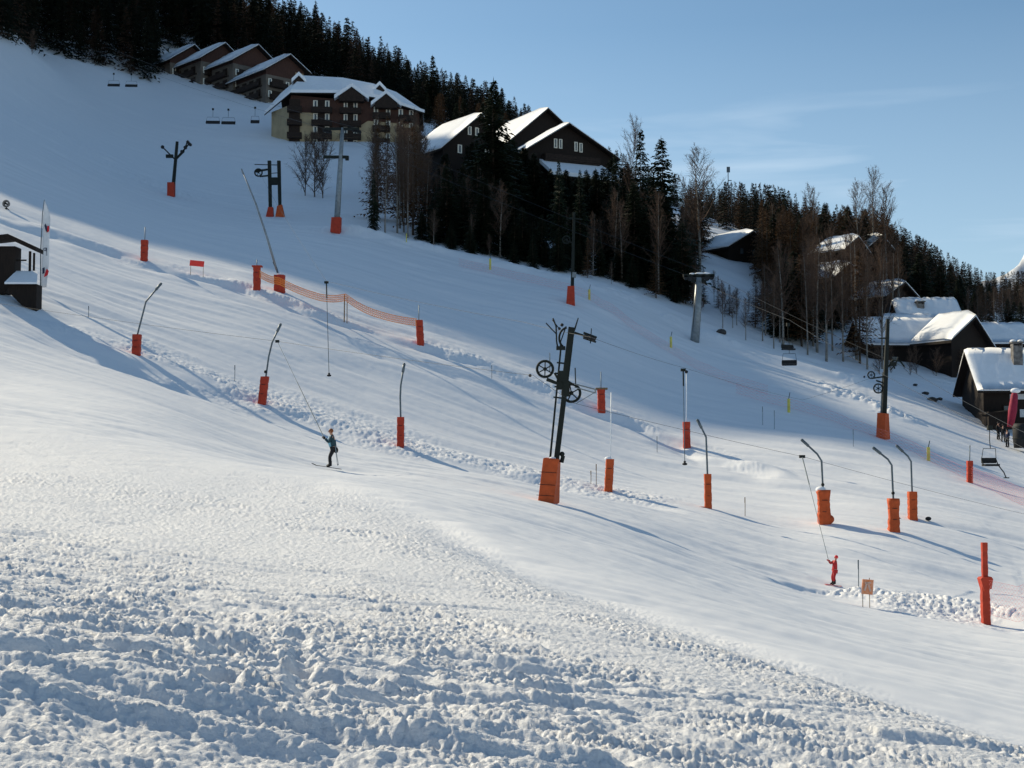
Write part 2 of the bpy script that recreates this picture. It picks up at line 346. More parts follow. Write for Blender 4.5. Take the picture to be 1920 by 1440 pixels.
def detail(x, y):
    r = np.hypot(x, y); z = np.zeros(x.shape)
    ed = yedge(x); w = 1.2+0.07*ed
    fore = smooth((ed-y)/w*0.5+0.5)
    fore = np.where(y < -1, fore, fore)
    wx = x+0.5*vn(x*0.9, y*0.9, 3); wy = y+0.5*vn(x*0.9, y*0.9, 4)
    # groomed piste: wind ripples and ski lines along the fall line
    u = x*0.93-y*0.30; v = x*0.30+y*0.95
    u2 = u+2.5*vn(u*0.08, v*0.08, 31); v2 = v+1.6*vn(u*0.06, v*0.06, 32)
    pis = 1-fore
    z += pis*(0.115*fbm(u2*0.085, v2*0.40, 3, 11)+0.022*vn(u2*0.35, v2*1.5, 15)+0.008*vn(u2*0.5, v2*4.0, 16))
    z += pis*0.22*vn(u*0.035, v*0.055, 19)+pis*0.075*fbm(u2*0.22, v2*0.9, 3, 23)*smooth(0.6+1.4*vn(x*0.05, y*0.06, 24))
    z += pis*0.006*fbm(x*2.6, y*2.2, 2, 21)+pis*0.007*np.sin(v2*11.0)*np.clip(1.6-r/90, 0, 1)
    for (a0, fr, ph) in ((0.0, 0.9, 0.3), (0.11, 0.7, 2.1), (-0.13, 0.8, 4.0), (0.22, 0.5, 1.2)):
        tr = (x*math.sin(a0)+y*math.cos(a0))+0.27*x*math.cos(a0)+1.5*vn(x*0.05, y*0.05, 81)
        cell_ = tr*fr/6.0+ph; kf = np.floor(cell_); on_ = (_h(kf, kf*0+3, 83) > 0.3)
        z -= pis*0.045*on_*np.exp(-(((cell_-kf-0.5)*6.0/fr)/0.22)**2)*smooth(0.4+vn(x*0.03, y*0.05, 84)*1.5)
    z = z+churned(x, y, r, fore, ed, w, wx, wy) if (fore > 1e-4).any() else z
    # ploughed banks, and lumps added where sunlit streaks lie
    def band(name, h, wid, lump, trough=0.0, off=2.0, cs=1.6, lw=None):
        q = (r > 40)
        P = LINES[name]
        x0 = min(p[0] for p in P)-8; x1 = max(p[0] for p in P)+8; y0 = min(p[1] for p in P)-10; y1 = max(p[1] for p in P)+10
        q = q & (x > x0) & (x < x1) & (y > y0) & (y < y1)
        if not q.any(): return
        xs, ys = x[q], y[q]; d, t = line_dist(xs, ys, P)
        d = d+1.1*fbm(xs*0.22, ys*0.22, 2, 71)
        end = smooth(t*14)*smooth((1-t)*14)
        lw_ = lw or wid*1.3
        g = h*np.exp(-(d/wid)**2)*(0.6+0.6*vn(xs*0.16, ys*0.16, 72))
        m = np.exp(-(d/lw_)**2)*smooth(0.75+1.3*vn(xs*0.3, ys*0.3, 76))
        g += m*lump*(cell(xs*cs, ys*cs, 73)+0.6*cell(xs*cs*2.1, ys*cs*2.1, 74)+0.5*fbm(xs*1.5, ys*1.5, 2, 75))
        g -= trough*np.exp(-((d+off)/(wid*0.9))**2)
        z[q] += g*end
    band('crest', 0.34, 1.1, 0.060, 0.26, 1.9, 3.6, lw=1.7)
    band('lower', 0.16, 2.4, 0.075, 0.45, 4.2, 3.4, lw=3.8)
    band('pile', 0.42, 2.2, 0.11, 0.3, 2.8, 4.2, lw=3.4)
    band('trees', 0.8, 2.0, 0.12, 0.0)
    band('streak', 0.2, 2.5, 0.16, 0.0, lw=4.0)  # added rough lumps standing in for sunlit streaks on the shaded piste
    band('streak2', 0.15, 1.8, 0.20, 0.0, lw=2.6)  # same for the lit streak near the wood edge
    return z
def ground(x, y):
    X = np.array([float(x)]); Y = np.array([float(y)])
    return float(base(X, Y)[0]+detail(X, Y)[0])
def gpb(u, d):                     # the same without the small relief, for quick tries
    x = (u-960.0)/F*d
    for _ in range(2):
        z = float(base(np.array([float(x)]), np.array([float(d)]))[0]); x = (u-960.0)/F*(d*CP+z*SP)
    return x, d, z
def gp(u, d):                      # the ground under the sight line at column u, d metres away
    x = (u-960.0)/F*d
    for _ in range(2):             # the ray's x depends slightly on height; iterate
        z = float(base(np.array([float(x)]), np.array([float(d)]))[0]); x = (u-960.0)/F*(d*CP+z*SP)
    return x, d, ground(x, d)
def hit(u, v, lo, hi):             # where the sight line meets the snow, between lo and hi metres away
    ds = np.linspace(lo, hi, 90); P = np.array([at(u, v, d) for d in ds]); g = base(P[:, 0], P[:, 1])+detail(P[:, 0], P[:, 1])
    k = np.where(P[:, 2] < g)[0]
    return float(ds[k[0]]) if len(k) and k[0] > 0 else None
def snow_sheet():
    cen = np.array([0.0, -2.0])
    ang = np.concatenate([np.linspace(-179, -60, 50), np.linspace(-58, -25.3, 60), np.linspace(-25, 25, 1000), np.linspace(25.3, 58, 60), np.linspace(60, 179, 50)])
    rs = [0.4, 0.8, 1.2, 1.7, 2.3, 3.0, 3.6, 4.2]; r = 4.8
    while r < 620:
        rs.append(r); q = max(r-2, 3)
        r += max(0.014, min(q*q/(2600.0 if q < 10 else 5200.0), 0.0036*q if (q < 55 or q > 175) else 0.0022*q)) if r < 400 else 5.0
    rs += [650, 700, 800, 950, 1200, 1600, 2300, 3500, 6000, 9000]
    rs = np.array(rs); na, nr = len(ang), len(rs)
    A = np.radians(ang)
    ia = np.unique(np.concatenate([np.arange(0, na, 5), [na-1]])); ir = np.unique(np.concatenate([np.arange(0, nr, 5), np.arange(nr-11, nr), np.arange(0, 10)]))
    CX = np.sin(A[ia])[None]*rs[ir][:, None]; CY = -2+np.cos(A[ia])[None]*rs[ir][:, None]
    far = np.minimum(1, 620/np.maximum(np.hypot(CX, CY), 1))
    B = base(CX*far, CY*far)
    B = np.where(far < 1, B-(np.hypot(CX, CY)-620)*0.06*far, B); B = np.maximum(B, -160)
    t = np.empty((len(ir), na))
    for i in range(len(ir)): t[i] = np.interp(A, A[ia], B[i])
    Z = np.empty((nr, na)); k = np.clip(np.searchsorted(ir, np.arange(nr), side='right')-1, 0, len(ir)-2)
    f = ((rs-rs[ir][k])/(rs[ir][k+1]-rs[ir][k]))[:, None]; Z = t[k]*(1-f)+t[k+1]*f
    X = np.sin(A)[None]*rs[:, None]; Y = -2+np.cos(A)[None]*rs[:, None]
    for i in range(0, nr, 200):
        sl_ = slice(i, i+200); x = X[sl_].ravel(); y = Y[sl_].ravel()
        Z[sl_] += detail(x, y).reshape(X[sl_].shape)*np.clip(1-(np.hypot(x, y)-420)/100, 0, 1).reshape(X[sl_].shape)
    V = np.stack([X, Y, Z], -1).reshape(-1, 3).astype(np.float32)
    I = (np.arange(nr-1)[:, None]*na+np.arange(na-1)[None]).ravel()
    Q = np.stack([I, I+na, I+na+1, I+1], -1)
    c0 = np.arange(nr-1)*na+na-1; wrap = np.stack([c0, c0+na, c0+1, c0-na+1], -1)   # close the circle behind the camera
    Q = np.concatenate([Q, wrap])
    me = bpy.data.meshes.new('snow_ground'); me.vertices.add(len(V)); me.vertices.foreach_set('co', V.ravel())
    me.loops.add(Q.size); me.loops.foreach_set('vertex_index', Q.ravel().astype(np.int32))
    me.polygons.add(len(Q)); me.polygons.foreach_set('loop_start', np.arange(0, Q.size, 4, dtype=np.int32))
    me.polygons.foreach_set('use_smooth', np.ones(len(Q), dtype=bool))
    RG = (smooth((yedge(V[:, 0])-V[:, 1])/(1.2+0.07*yedge(V[:, 0]))*0.5+0.5)*0.9+0.10).astype(np.float32)
    at_ = me.attributes.new('churned', 'FLOAT', 'POINT'); at_.data.foreach_set('value', RG)
    me.update(); me.validate()
    o = bpy.data.objects.new('snow_ground', me); COL.objects.link(o); o['kind'] = 'structure'
    m = bpy.data.materials.new('snow'); m.use_nodes = True; n = m.node_tree; b = n.nodes['Principled BSDF']
    b.inputs['Base Color'].default_value = (0.82, 0.832, 0.85, 1); b.inputs['Roughness'].default_value = 0.7; b.inputs['Specular IOR Level'].default_value = 0.25
    tcn = n.nodes.new('ShaderNodeTexCoord'); nz = n.nodes.new('ShaderNodeTexNoise'); nz.inputs['Scale'].default_value = 21; nz.inputs['Detail'].default_value = 6; nz.inputs['Roughness'].default_value = 0.72
    atr = n.nodes.new('ShaderNodeAttribute'); atr.attribute_name = 'churned'
    bp = n.nodes.new('ShaderNodeBump'); bp.inputs['Distance'].default_value = 0.026
    n.links.new(atr.outputs['Fac'], bp.inputs['Strength'])
    n.links.new(tcn.outputs['Object'], nz.inputs['Vector']); n.links.new(nz.outputs['Fac'], bp.inputs['Height']); n.links.new(bp.outputs['Normal'], b.inputs['Normal'])
    me.materials.append(m)
    print('snow', nr, na, len(V), round(time.time()-T0))
    return o
snow_sheet()
# ---------------------------------------------------------------- trees (meshes made once, shared by the copies)
def np_mesh(name, V, Fc, mats, mi=None):
    me = bpy.data.meshes.new(name); V = np.asarray(V, dtype=np.float32); Fc = np.asarray(Fc, dtype=np.int32); k = Fc.shape[1]
    me.vertices.add(len(V)); me.vertices.foreach_set('co', V.ravel()); me.loops.add(Fc.size); me.loops.foreach_set('vertex_index', Fc.ravel())
    me.polygons.add(len(Fc)); me.polygons.foreach_set('loop_start', np.arange(0, Fc.size, k, dtype=np.int32))
    for m in mats: me.materials.append(m)
    if mi is not None: me.polygons.foreach_set('material_index', np.asarray(mi, dtype=np.int32))
    me.update(); me.validate(); return me
def cone_trunk(h, r, seed, n=6, lean=0.012):
    rr = random.Random(seed); m = MB(); a = rr.uniform(0, 6.28)
    pts = [(math.cos(a)*lean*h*t*t+rr.uniform(-.004, .004)*h*(0 < t < 1), math.sin(a)*lean*h*t*t, h*t-(0.4 if t == 0 else 0)) for t in (0, .2, .4, .6, .8, 1)]
    m.tube(pts, [r*(1-0.93*t) for t in (0, .2, .4, .6, .8, 1)], n); return m
def spruce_crown(h, R, seed, dens=1.0, low=0.08, ws=1.0, lf=0.0):
    g = np.random.default_rng(seed); V = []; Fc = []
    z = h*low
    while z < h*0.985:
        t = (z/h-low)/(1-low); L = R*(1-t)**0.85*(0.75+0.35*g.random())+0.12
        nb = max(5, int((10-3*t)*dens)); a0 = g.random()*6.28
        for k in range(nb):
            if g.random() < 0.10: continue
            a = a0+6.283*(k+0.5*g.random())/nb; l = L*(0.65+0.5*g.random()); dr = 0.42-lf-0.75*t+0.15*g.random()   # droop low down, lift near the top
            dx, dy = math.cos(a), math.sin(a); px, py = -dy, dx
            ns = max(3, int(l/0.42*dens)); zj = (g.random()-0.5)*(0.30+0.012*h)*1.3/dens
            for j in range(ns):
                f = (j+0.6)/ns; rad = l*f; zz = z+zj-dr*l*f*f*0.9+g.normal()*0.08
                for sd in (-1, 1):
                    wl = ws*(0.50+0.42*(1-f))*min(1.2, 0.35+l*0.3)*(0.7+0.6*g.random())
                    cx, cy = dx*rad, dy*rad
                    ex = cx+(dx*0.55+px*sd)*wl; ey = cy+(dy*0.55+py*sd)*wl; ez = zz-wl*(0.25+0.45*g.random())
                    bx = cx-dx*0.28*wl; by = cy-dy*0.28*wl; b = len(V)
                    V += [(bx, by, zz), (cx+dx*0.34*wl, cy+dy*0.34*wl, zz+0.03), (ex, ey, ez)]; Fc.append((b, b+1, b+2))
        z += max(0.16, (0.30+0.012*h)*(1.05-0.5*t))/dens
    b = len(V); V += [(-.1, 0, h*.95), (.1, 0, h*.95), (0, 0, h*1.02), (0, -.1, h*.95), (0, .1, h*.95)]; Fc += [(b, b+1, b+2), (b+3, b+4, b+2)]
    return V, Fc
def bare_crown(h, R, seed, style='birch', n1=34, low=0.25):
    # limbs with side twigs, each a thin three-sided taper
    g = np.random.default_rng(seed); V = []; Fc = []
    def stick(p, q, r0, r1):
        d = q-p; l = np.linalg.norm(d)
        if l < 1e-4: return
        d = d/l; u = np.cross(d, [0, 0, 1.0]); nu = np.linalg.norm(u); u = u/nu if nu > 1e-3 else np.array([1.0, 0, 0]); w = np.cross(d, u)
        b = len(V)
        for (c, r) in ((p, r0), (q, r1)):
            for k in range(3):
                a = 2.094*k; V.append(tuple(c+(u*math.cos(a)+w*math.sin(a))*r))
        for k in range(3):
            k2 = (k+1) % 3; Fc.append((b+k, b+k2, b+3+k2)); Fc.append((b+k, b+3+k2, b+3+k))
    for i in range(n1):
        t = low+(0.98-low)*(i+g.random())/n1; z = h*t; a = g.random()*6.283
        if style == 'larch': up = 0.15-0.3*(1-t); L = R*(1-t)**0.7*(0.7+0.5*g.random())+0.2
        else: up = 1.3+0.9*t; L = R*(math.sin(min(1, (1-t)*1.6+0.12)*1.57))*(0.6+0.5*g.random())+0.3
        d = np.array([math.cos(a), math.sin(a), up]); d /= np.linalg.norm(d)
        p = np.array([0, 0, z]); r = 0.012+0.011*L
        seg = 4
        for s_ in range(seg):
            q = p+d*L/seg*(1.2 if style == 'birch' else 1.0)
            stick(p, q, r*(1-s_/seg*.8), r*(1-(s_+1)/seg*.8))
            for _ in range(4 if style == 'birch' else 5):
                f = g.random(); c = p+(q-p)*f; e = g.normal(size=3)*0.55+d*(0.9 if style == 'birch' else 0.45); e[2] += 0.25 if style == 'birch' else -0.1; e /= np.linalg.norm(e)
                l2 = (0.35+0.25*L)*(0.5+0.7*g.random())*(1-0.12*s_)
                stick(c, c+e*l2, 0.014, 0.005)
                for _ in range(2):
                    f2 = 0.3+0.6*g.random(); e2 = e+g.normal(size=3)*0.55; e2 /= np.linalg.norm(e2)
                    stick(c+e*l2*f2, c+e*l2*f2+e2*l2*0.6, 0.009, 0.004)
            d = d+g.normal(size=3)*0.12; d[2] += 0.10 if style == 'birch' else 0.02; d /= np.linalg.norm(d); p = q
    return V, Fc
TM = {}
for i, (h, R) in enumerate([(20, 4.3), (20, 3.5), (20, 4.8), (20, 3.9)]):
    V, Fc = spruce_crown(h, R, 100+i); TM['spruce', i] = (np_mesh('spruce_crown', V, Fc, [M['needle']]), cone_trunk(h*0.97, 0.24, 200+i))
for i, (h, R) in enumerate([(16, 3.0), (16, 3.6), (16, 2.6)]):
    V, Fc = bare_crown(h, R, 300+i, 'birch', 40, 0.28); TM['birch', i] = (np_mesh('birch_crown', V, Fc, [M['twig']]), cone_trunk(h, 0.15, 400+i, lean=0.03))
for i, (h, R) in enumerate([(17, 3.0), (17, 2.5)]):
    V, Fc = spruce_crown(h, R, 500+i, 0.95, 0.12, 0.62, 0.35); TM['larch', i] = (np_mesh('larch_crown', V, Fc, [M['larch']]), cone_trunk(h, 0.17, 600+i))
for i, (h, R) in enumerate([(5, 2.0), (5, 1.6)]):
    V, Fc = bare_crown(h, R, 700+i, 'birch', 20, 0.05); TM['shrub', i] = (np_mesh('shrub_crown', V, Fc, [M['twig']]), cone_trunk(h, 0.05, 800+i))
TH = {'spruce': 20, 'birch': 16, 'larch': 17, 'shrub': 5}
for k in list(TM):
    mb = TM[k][1]; me = bpy.data.meshes.new(k[0]+'_trunk'); me.from_pydata(mb.v, [], mb.f)
    me.materials.append(M['birch'] if k[0] == 'birch' else M['bark']); TM[k] = (TM[k][0], me)
NAMES = {'spruce': 'spruce_tree', 'birch': 'bare_tree', 'larch': 'larch_tree', 'shrub': 'bare_shrub'}
NT = 0
def tree(kind, var, x, y, h, label, group, wide=1.0, sink=0.2, rz=None):
    global NT; NT += 1
    rz = random.Random(NT*7).uniform(0, 6.28) if rz is None else rz
    t = thing(NAMES[kind], label, 'shrub' if kind == 'shrub' else 'tree', (x, y, ground(x, y)-sink), rz, group)
    s = h/TH[kind]; t.scale = (s*wide, s*wide, s)
    for nm, me in (('crown', TM[kind, var][0]), ('trunk', TM[kind, var][1])):
        o = bpy.data.objects.new(nm, me); COL.objects.link(o); o.parent = t
    return t
def tree_px(kind, var, u, vtop, d, label, group=None, wide=1.0):
    x, y, z = gp(u, d); zt = at(u, vtop, d)[2]
    return tree(kind, var, x, y, max(1.5, zt-z+0.2), label, group, wide)
# trees one can pick out: kind, variant, column, tip row, metres away, width
HERO = [
 ('spruce',0,925,148,196,1.25,'tallest broad spruce standing between the two gabled chalets, its tip against the sky'),
 ('spruce',1,811,103,330,1.15,'spruce with the highest tip of the pair on the skyline right of the apartment block'),
 ('spruce',1,783,118,335,0.8,'slim spruce just left of the tallest skyline spruce behind the apartment block'),
 ('spruce',2,1241,258,178,1.25,'large pointed spruce at the right end of the dark stand, clear against the sky'),
 ('spruce',1,1203,240,182,0.85,'narrow spruce beside the bare tree left of the large pointed spruce'),
 ('birch',0,1190,228,184,0.9,'bare tree with feathery tip touching the narrow spruce right of the chalets'),
 ('spruce',3,1153,288,186,0.7,'small dark spruce tip at the right edge of the gabled chalet roof'),
 ('spruce',0,1048,300,176,0.7,'dark spruce rising in front of the snowy porch roof of the gabled chalet'),
 ('spruce',3,1088,318,176,0.8,'shorter dark spruce in front of the snowy porch roof, right of its neighbour'),
 ('birch',1,1312,283,200,1.5,'wide bare grey tree crown above the wood right of the pointed spruce'),
 ('spruce',1,1455,352,250,0.8,'thin spruce pair member on the skyline left of the pale bare crown, taller tip'),
 ('spruce',3,1472,362,250,0.8,'thin spruce on the skyline directly left of the pale bare crown'),
 ('birch',2,1522,352,215,1.4,'pale bare crown between the thin spruces and the tall feathery bare trees'),
 ('birch',0,1640,322,215,1.1,'tallest feathery bare tree over the wood at the right, highest tip there'),
 ('birch',1,1612,348,212,1.1,'bare tree left of the tallest feathery one over the right wood'),
 ('birch',2,1664,350,210,1.2,'bare tree right of the tallest feathery one over the right wood'),
 ('larch',0,1388,340,280,1.0,'rounded brown larch on the skyline right of the thin mast'),
 ('spruce',2,1470,470,172,1.35,'wide dark spruce with drooping branches standing in snow left of the birch stems'),
 ('birch',1,722,285,170,1.2,'bare tree with dark trunk at the piste edge, left front of the apartment block'),
 ('birch',2,745,235,176,1.0,'tall bare tree in front of the right part of the apartment block'),
 ('birch',0,700,300,172,0.9,'leaning bare tree nearest the grey chairlift pylon'),
 ('birch',0,775,240,182,1.0,'thin bare tree in front of the right corner of the apartment block'),
 ('birch',1,800,290,180,1.0,'bare tree at the left edge of the dark stand'),
 ('spruce',2,700,318,171,0.55,'dark bushy young spruce beside the leaning bare tree near the pylon'),
 ('shrub',0,572,268,215,1.0,'left bare shrub clump on the snow below the apartment block'),
 ('shrub',1,590,262,214,1.2,'middle bare shrub clump on the snow below the apartment block'),
 ('shrub',0,605,274,213,1.0,'right bare shrub clump on the snow below the apartment block'),
 ('larch',1,872,200,300,1.1,'brown larch directly behind the left gabled chalet roof'),
 ('shrub',1,60,62,300,1.0,'dark bush on the snow edge at the top left corner'),
]
for k, v, u, vt, d, w, lb in HERO: tree_px(k, v, u, vt, d, lb, None, w)
rt = random.Random(11)
def stand(n, ulo, uhi, dlo, dhi, topf, kinds, label, group, jit=18, minsep=2.2):
    out = []; tries = 0
    while len(out) < n and tries < n*40:
        tries += 1; u = rt.uniform(ulo, uhi); d = rt.uniform(dlo, dhi)
        if 1312 < u < 1428 and 185 < d < 262: continue
        x, y, z = gpb(u, d)
        if any((x-a)**2+(y-b)**2 < minsep**2 for a, b in out): continue
        if any((x-a)**2+(y-b)**2 < r_*r_ for a, b, r_ in KEEP): continue
        vt = topf(u)+rt.uniform(0, jit); zt = at(u, vt, d)[2]; h = zt-z
        if h < 3: continue
        k = rt.choice(kinds); h = min(h, 24)*rt.uniform(0.88, 1.0)
        tree(k, rt.randrange({'spruce': 4, 'birch': 3, 'larch': 2, 'shrub': 2}[k]), x, y, h, label[k], group+' '+{'spruce': '(spruces)', 'birch': '(bare trees)', 'larch': '(larches)', 'shrub': '(shrubs)'}[k], rt.uniform(1.15, 1.75) if k == 'spruce' else rt.uniform(0.95, 1.45))
        out.append((x, y))
KEEP = []
for (u, d, r_) in [(850,238,8),(1000,246,10),(1050,234,8),(1370,232,8),(1700,178,12),(1780,182,10),(1880,150,14),(1880,186,9),(640,285,18),(1605,205,6),(1650,206,6),(1590,222,6),(1640,226,5)]:
    a, b, _ = gp(u, d); KEEP.append((a, b, r_))
def edge(u): return float(np.interp(u, [690,720,870,1000,1150,1270,1400,1560,1700,1800], [168,170,171,169,167,165,160,158,160,148]))
def L3(s, b): return {'spruce': 'dark spruce in '+s, 'birch': 'bare tree in '+s, 'larch': 'brown larch in '+s, 'shrub': 'bare shrub in '+s}
I_ = np.interp
stand(125, 800, 1290, 171, 222, lambda u: I_(u, [790,850,900,960,1010,1100,1150,1200,1290], [300,290,285,330,370,385,345,310,385]), ['spruce']*4+['birch'],
      L3('the dark stand below the two gabled chalets', 0), 'dark stand below the gabled chalets', 40)
stand(72, 790, 1290, 168, 178, lambda u: I_(u, [790,900,1000,1290], [360,380,410,460]), ['spruce']*5+['larch']*2+['birch'],
      L3('the front row of the dark stand, at the piste edge', 0), 'front row of the dark stand at the piste edge', 70)
stand(46, 830, 1180, 200, 226, lambda u: I_(u, [830,900,950,1000,1040,1150], [275,236,245,275,312,290]), ['spruce'],
      L3('the tight row directly under the two gabled chalets', 0), 'tight row under the gabled chalets', 22)
stand(55, 1290, 1690, 160, 196, lambda u: I_(u, [1290,1400,1480,1560,1700], [480,520,430,400,420]), ['birch']*5+['larch'],
      L3('the open birch wood above the chairlift piste', 0), 'open birch wood by the chairlift piste', 60)
stand(34, 1430, 1695, 172, 203, lambda u: I_(u, [1430,1500,1560,1700], [500,450,440,450]), ['larch', 'birch', 'spruce'],
      L3('the thicket between the birch stems and the village', 0), 'thicket between birches and village', 70)
stand(95, 1280, 1700, 206, 240, lambda u: I_(u, [1280,1330,1400,1440,1500,1560,1640,1700], [350,350,352,362,385,372,360,430]), ['larch', 'larch', 'birch', 'spruce'],
      L3('the brown wood on the skyline at the right', 0), 'brown wood on the right skyline', 40)
stand(48, 1690, 1925, 200, 262, lambda u: I_(u, [1690,1760,1830,1925], [448,482,520,525]), ['spruce', 'larch', 'spruce', 'birch'],
      L3('the dark wood behind the snowy roofs at the right', 0), 'dark wood behind the village roofs', 30)
stand(30, 795, 985, 255, 330, lambda u: I_(u, [795,850,900,950,985], [155,165,175,185,215]), ['spruce', 'larch', 'spruce'],
      L3('the wood behind the left gabled chalet', 0), 'wood behind the left gabled chalet', 30)
stand(22, 695, 800, 172, 230, lambda u: 200, ['birch', 'birch', 'larch'],
      L3('the thin row in front of the apartment block', 0), 'thin row in front of the apartment block', 60)
stand(9, 1640, 1820, 150, 168, lambda u: 650, ['shrub'], L3('the snow bank below the timber house', 0), 'shrubs on the bank below the timber house', 30)
# the far wooded hill: one mass
def low_tree(kind, seed):
    if kind == 's': return spruce_crown(14, 3.4, seed, 0.62, 0.03)
    return spruce_crown(14, 2.6, seed, 0.6, 0.08, 0.8, 0.3)
def forest():
    g = np.random.default_rng(3); base_ = [(np.array(V), np.array(Fc)) for V, Fc in [low_tree('s', 1), low_tree('s', 2), low_tree('s', 3), low_tree('l', 4)]]
    N = 60000; x = g.uniform(-260, 200, N); y = g.uniform(225, 540, N); z = base(x, y)
    dep = y*CP+z*SP; u = 960+F*x/dep; v = 720-F*(-y*SP+z*CP)/dep
    top = np.interp(u, [-400,0,60,200,280,420,520,620,800,900,1150,1290,1420,1930,2200], [40,72,88,128,150,165,170,165,228,262,345,400,560,590,600])
    ok = (v < top) & ~((u > 1295) & (u < 1440) & (y < 268)) & (u > -330) & (u < 2150) & (y > np.interp(u, [0,280,300,620,640,800,1150,1300,2000], [250,280,368,350,315,262,250,232,222]))
    # the shoulder out of frame on the left keeps a few trees too
    s_ = x*SUN_TX+y*SUN_TY; w_ = -x*SUN_TY+y*SUN_TX
    keep = g.random(N) < 0.9; ok &= keep
    for i in range(0): pass
    P = np.stack([x, y, z], -1)[ok]
    # thin to a minimum spacing of about 3.2 m
    sel = []; grid = {}
    for p in P:
        k = (int(p[0]//3.6), int(p[1]//3.6))
        if k in grid: continue
        grid[k] = 1; sel.append(p)
    sel = sel[:5200]; VV = []; FF = []; MI = []; n = 0
    SKY = ([-300,0,560,700,800,930,985,1150,1230,1300,1450,1530,1650,1700,1750,1800,1850,1920,2100], [-400,-260,-5,70,130,168,205,290,325,348,356,388,405,440,468,498,522,520,530])
    for p in sel:
        uu = 960+F*p[0]/(p[1]*CP+p[2]*SP); lar = g.random() < (0.62 if uu > 1180 else 0.28)
        V, Fc = base_[3 if lar else g.integers(3)]
        hs = g.choice([0.6, 0.8, 0.95, 1.1, 1.35])*g.uniform(0.85, 1.1)
        vg = 720-F*(-p[1]*SP+p[2]*CP)/(p[1]*CP+p[2]*SP)
        cap = (vg-np.interp(uu, SKY[0], SKY[1])-g.choice([-14, 0, 6, 14, 26, 40]))*p[1]/F/14
        hs = min(hs, cap)
        if hs < 0.2: continue
        a = g.random()*6.28; c, s = math.cos(a), math.sin(a); ws = hs*g.uniform(.85, 1.2)
        W = np.stack([(V[:, 0]*c-V[:, 1]*s)*ws+p[0], (V[:, 0]*s+V[:, 1]*c)*ws+p[1], V[:, 2]*hs+p[2]-0.3], -1)
        VV.append(W); FF.append(Fc+n); MI.append(np.full(len(Fc), int(lar))); n += len(V)
    me = np_mesh('forest', np.concatenate(VV), np.concatenate(FF), [M['needle_far'], M['larch_far']], np.concatenate(MI))
    o = bpy.data.objects.new('forest', me); COL.objects.link(o)
    tag(o, 'dark conifer forest covering the hill behind the buildings up to the skyline', 'forest', None, 'stuff')
    print('forest', len(sel), n)
M['needle_far'] = mat('forest_needles', (0.010, 0.016, 0.010), 0.8, 0.4, 0.09, col2=(0.022, 0.026, 0.016), spec=0.1)
M['larch_far'] = mat('far_larch_twigs', (0.045, 0.028, 0.018), 0.85, 0.4, 0.2, col2=(0.085, 0.055, 0.038), spec=0.1)
forest()
print('trees', NT, round(time.time()-T0))
# ---------------------------------------------------------------- buildings
def sub(name, m, parent, mb, smooth=False): return mb.build(name, m, parent, smooth)
def gable(t, W, D, eave, ridge, wall_m, over=1.0, snow=0.45, cx=0.0, cy=0.0, up_m=None, up_at=None, ridge_dx=0.0, base_z=-3.0, eave_r=None):
    # gable towards local -y; ridge runs along y. returns nothing, adds wall / roof (> snow) parts
    h = W/2; er = eave if eave_r is None else eave_r; rx = cx+ridge_dx
    mb = MB(); mb.poly([(cx-h, base_z), (cx+h, base_z), (cx+h, er), (rx, ridge), (cx-h, eave)], cy-D/2, cy+D/2); sub('wall', wall_m, t, mb)
    if up_m:
        mb = MB(); mb.poly([(cx-h-.04, up_at), (cx+h+.04, up_at), (cx+h+.04, er+.02), (rx, ridge+.02), (cx-h-.04, eave+.02)], cy-D/2-.05, cy+D/2+.05); tag(sub('upper_wall', up_m, t, mb), None, None)
    rf = None
    mb = MB(); ms = MB(); y0, y1 = cy-D/2-over, cy+D/2+over*.6
    for sgn, e in ((-1, eave), (1, er)):
        ex = cx+sgn*h; sl_ = (ridge-e)/max(.1, abs(ex-rx)); ox = ex+sgn*over; oz = e-sl_*over
        A, B, C_, D_ = (rx, y0, ridge), (ox, y0, oz), (ox, y1, oz), (rx, y1, ridge)
        mb.slab([A, B, C_, D_] if sgn < 0 else [B, A, D_, C_], 0.28)
        k = 0.12
        # snow blanket: subdivided and slightly uneven
        n = 10; mth = 6; g = random.Random(int(abs(W*100+sgn+D))); vs = []
        for i in range(n+1):
            for j in range(mth+1):
                f = i/n; q = j/mth; X = rx+(ox-rx)*f*(1-k*.15); Y = y0+.05+(y1-y0-.1)*q; Z = ridge+(oz-ridge)*f*(1-k*.15)+.285
                edge_ = min(1, min(q, 1-q)*7+.25)*min(1, (1-f)*8+.35)
                vs.append((X, Y, Z, snow*edge_*(1+g.uniform(-.12, .12))))
        top = [(a, b, c+d) for a, b, c, d in vs]; bot = [(a, b, c) for a, b, c, d in vs]; N = len(vs); fs = []; w = mth+1
        for i in range(n):
            for j in range(mth):
                a = i*w+j; fs.append((a, a+1, a+w+1, a+w) if sgn > 0 else (a, a+w, a+w+1, a+1))
        for i in range(n):
            for j in (0, mth): a = i*w+j; fs.append((a, a+w, a+w+N, a+N))
        for j in range(mth): a = n*w+j; fs.append((a, a+1, a+1+N, a+N))
        for j in range(mth): a = j; fs.append((a, a+1, a+1+N, a+N))
        ms.add(top+bot, fs)
    rf = sub('roof', M['darkwood'], t, mb); ms.build('roof_snow', M['snowcap'], rf, True)
    return rf
def window(t, x, z, w, h, y, shut=True, m='shutter'):
    f = MB().box((x, y-.03, z), (w+.16, .10, h+.16)).build('window', M[m] if shut else M['darkwood'], t)
    MB().box((x, y-.095, z), (w*(0.45 if shut else .9), .03, h*.9)).build('pane', M['glass'], f)
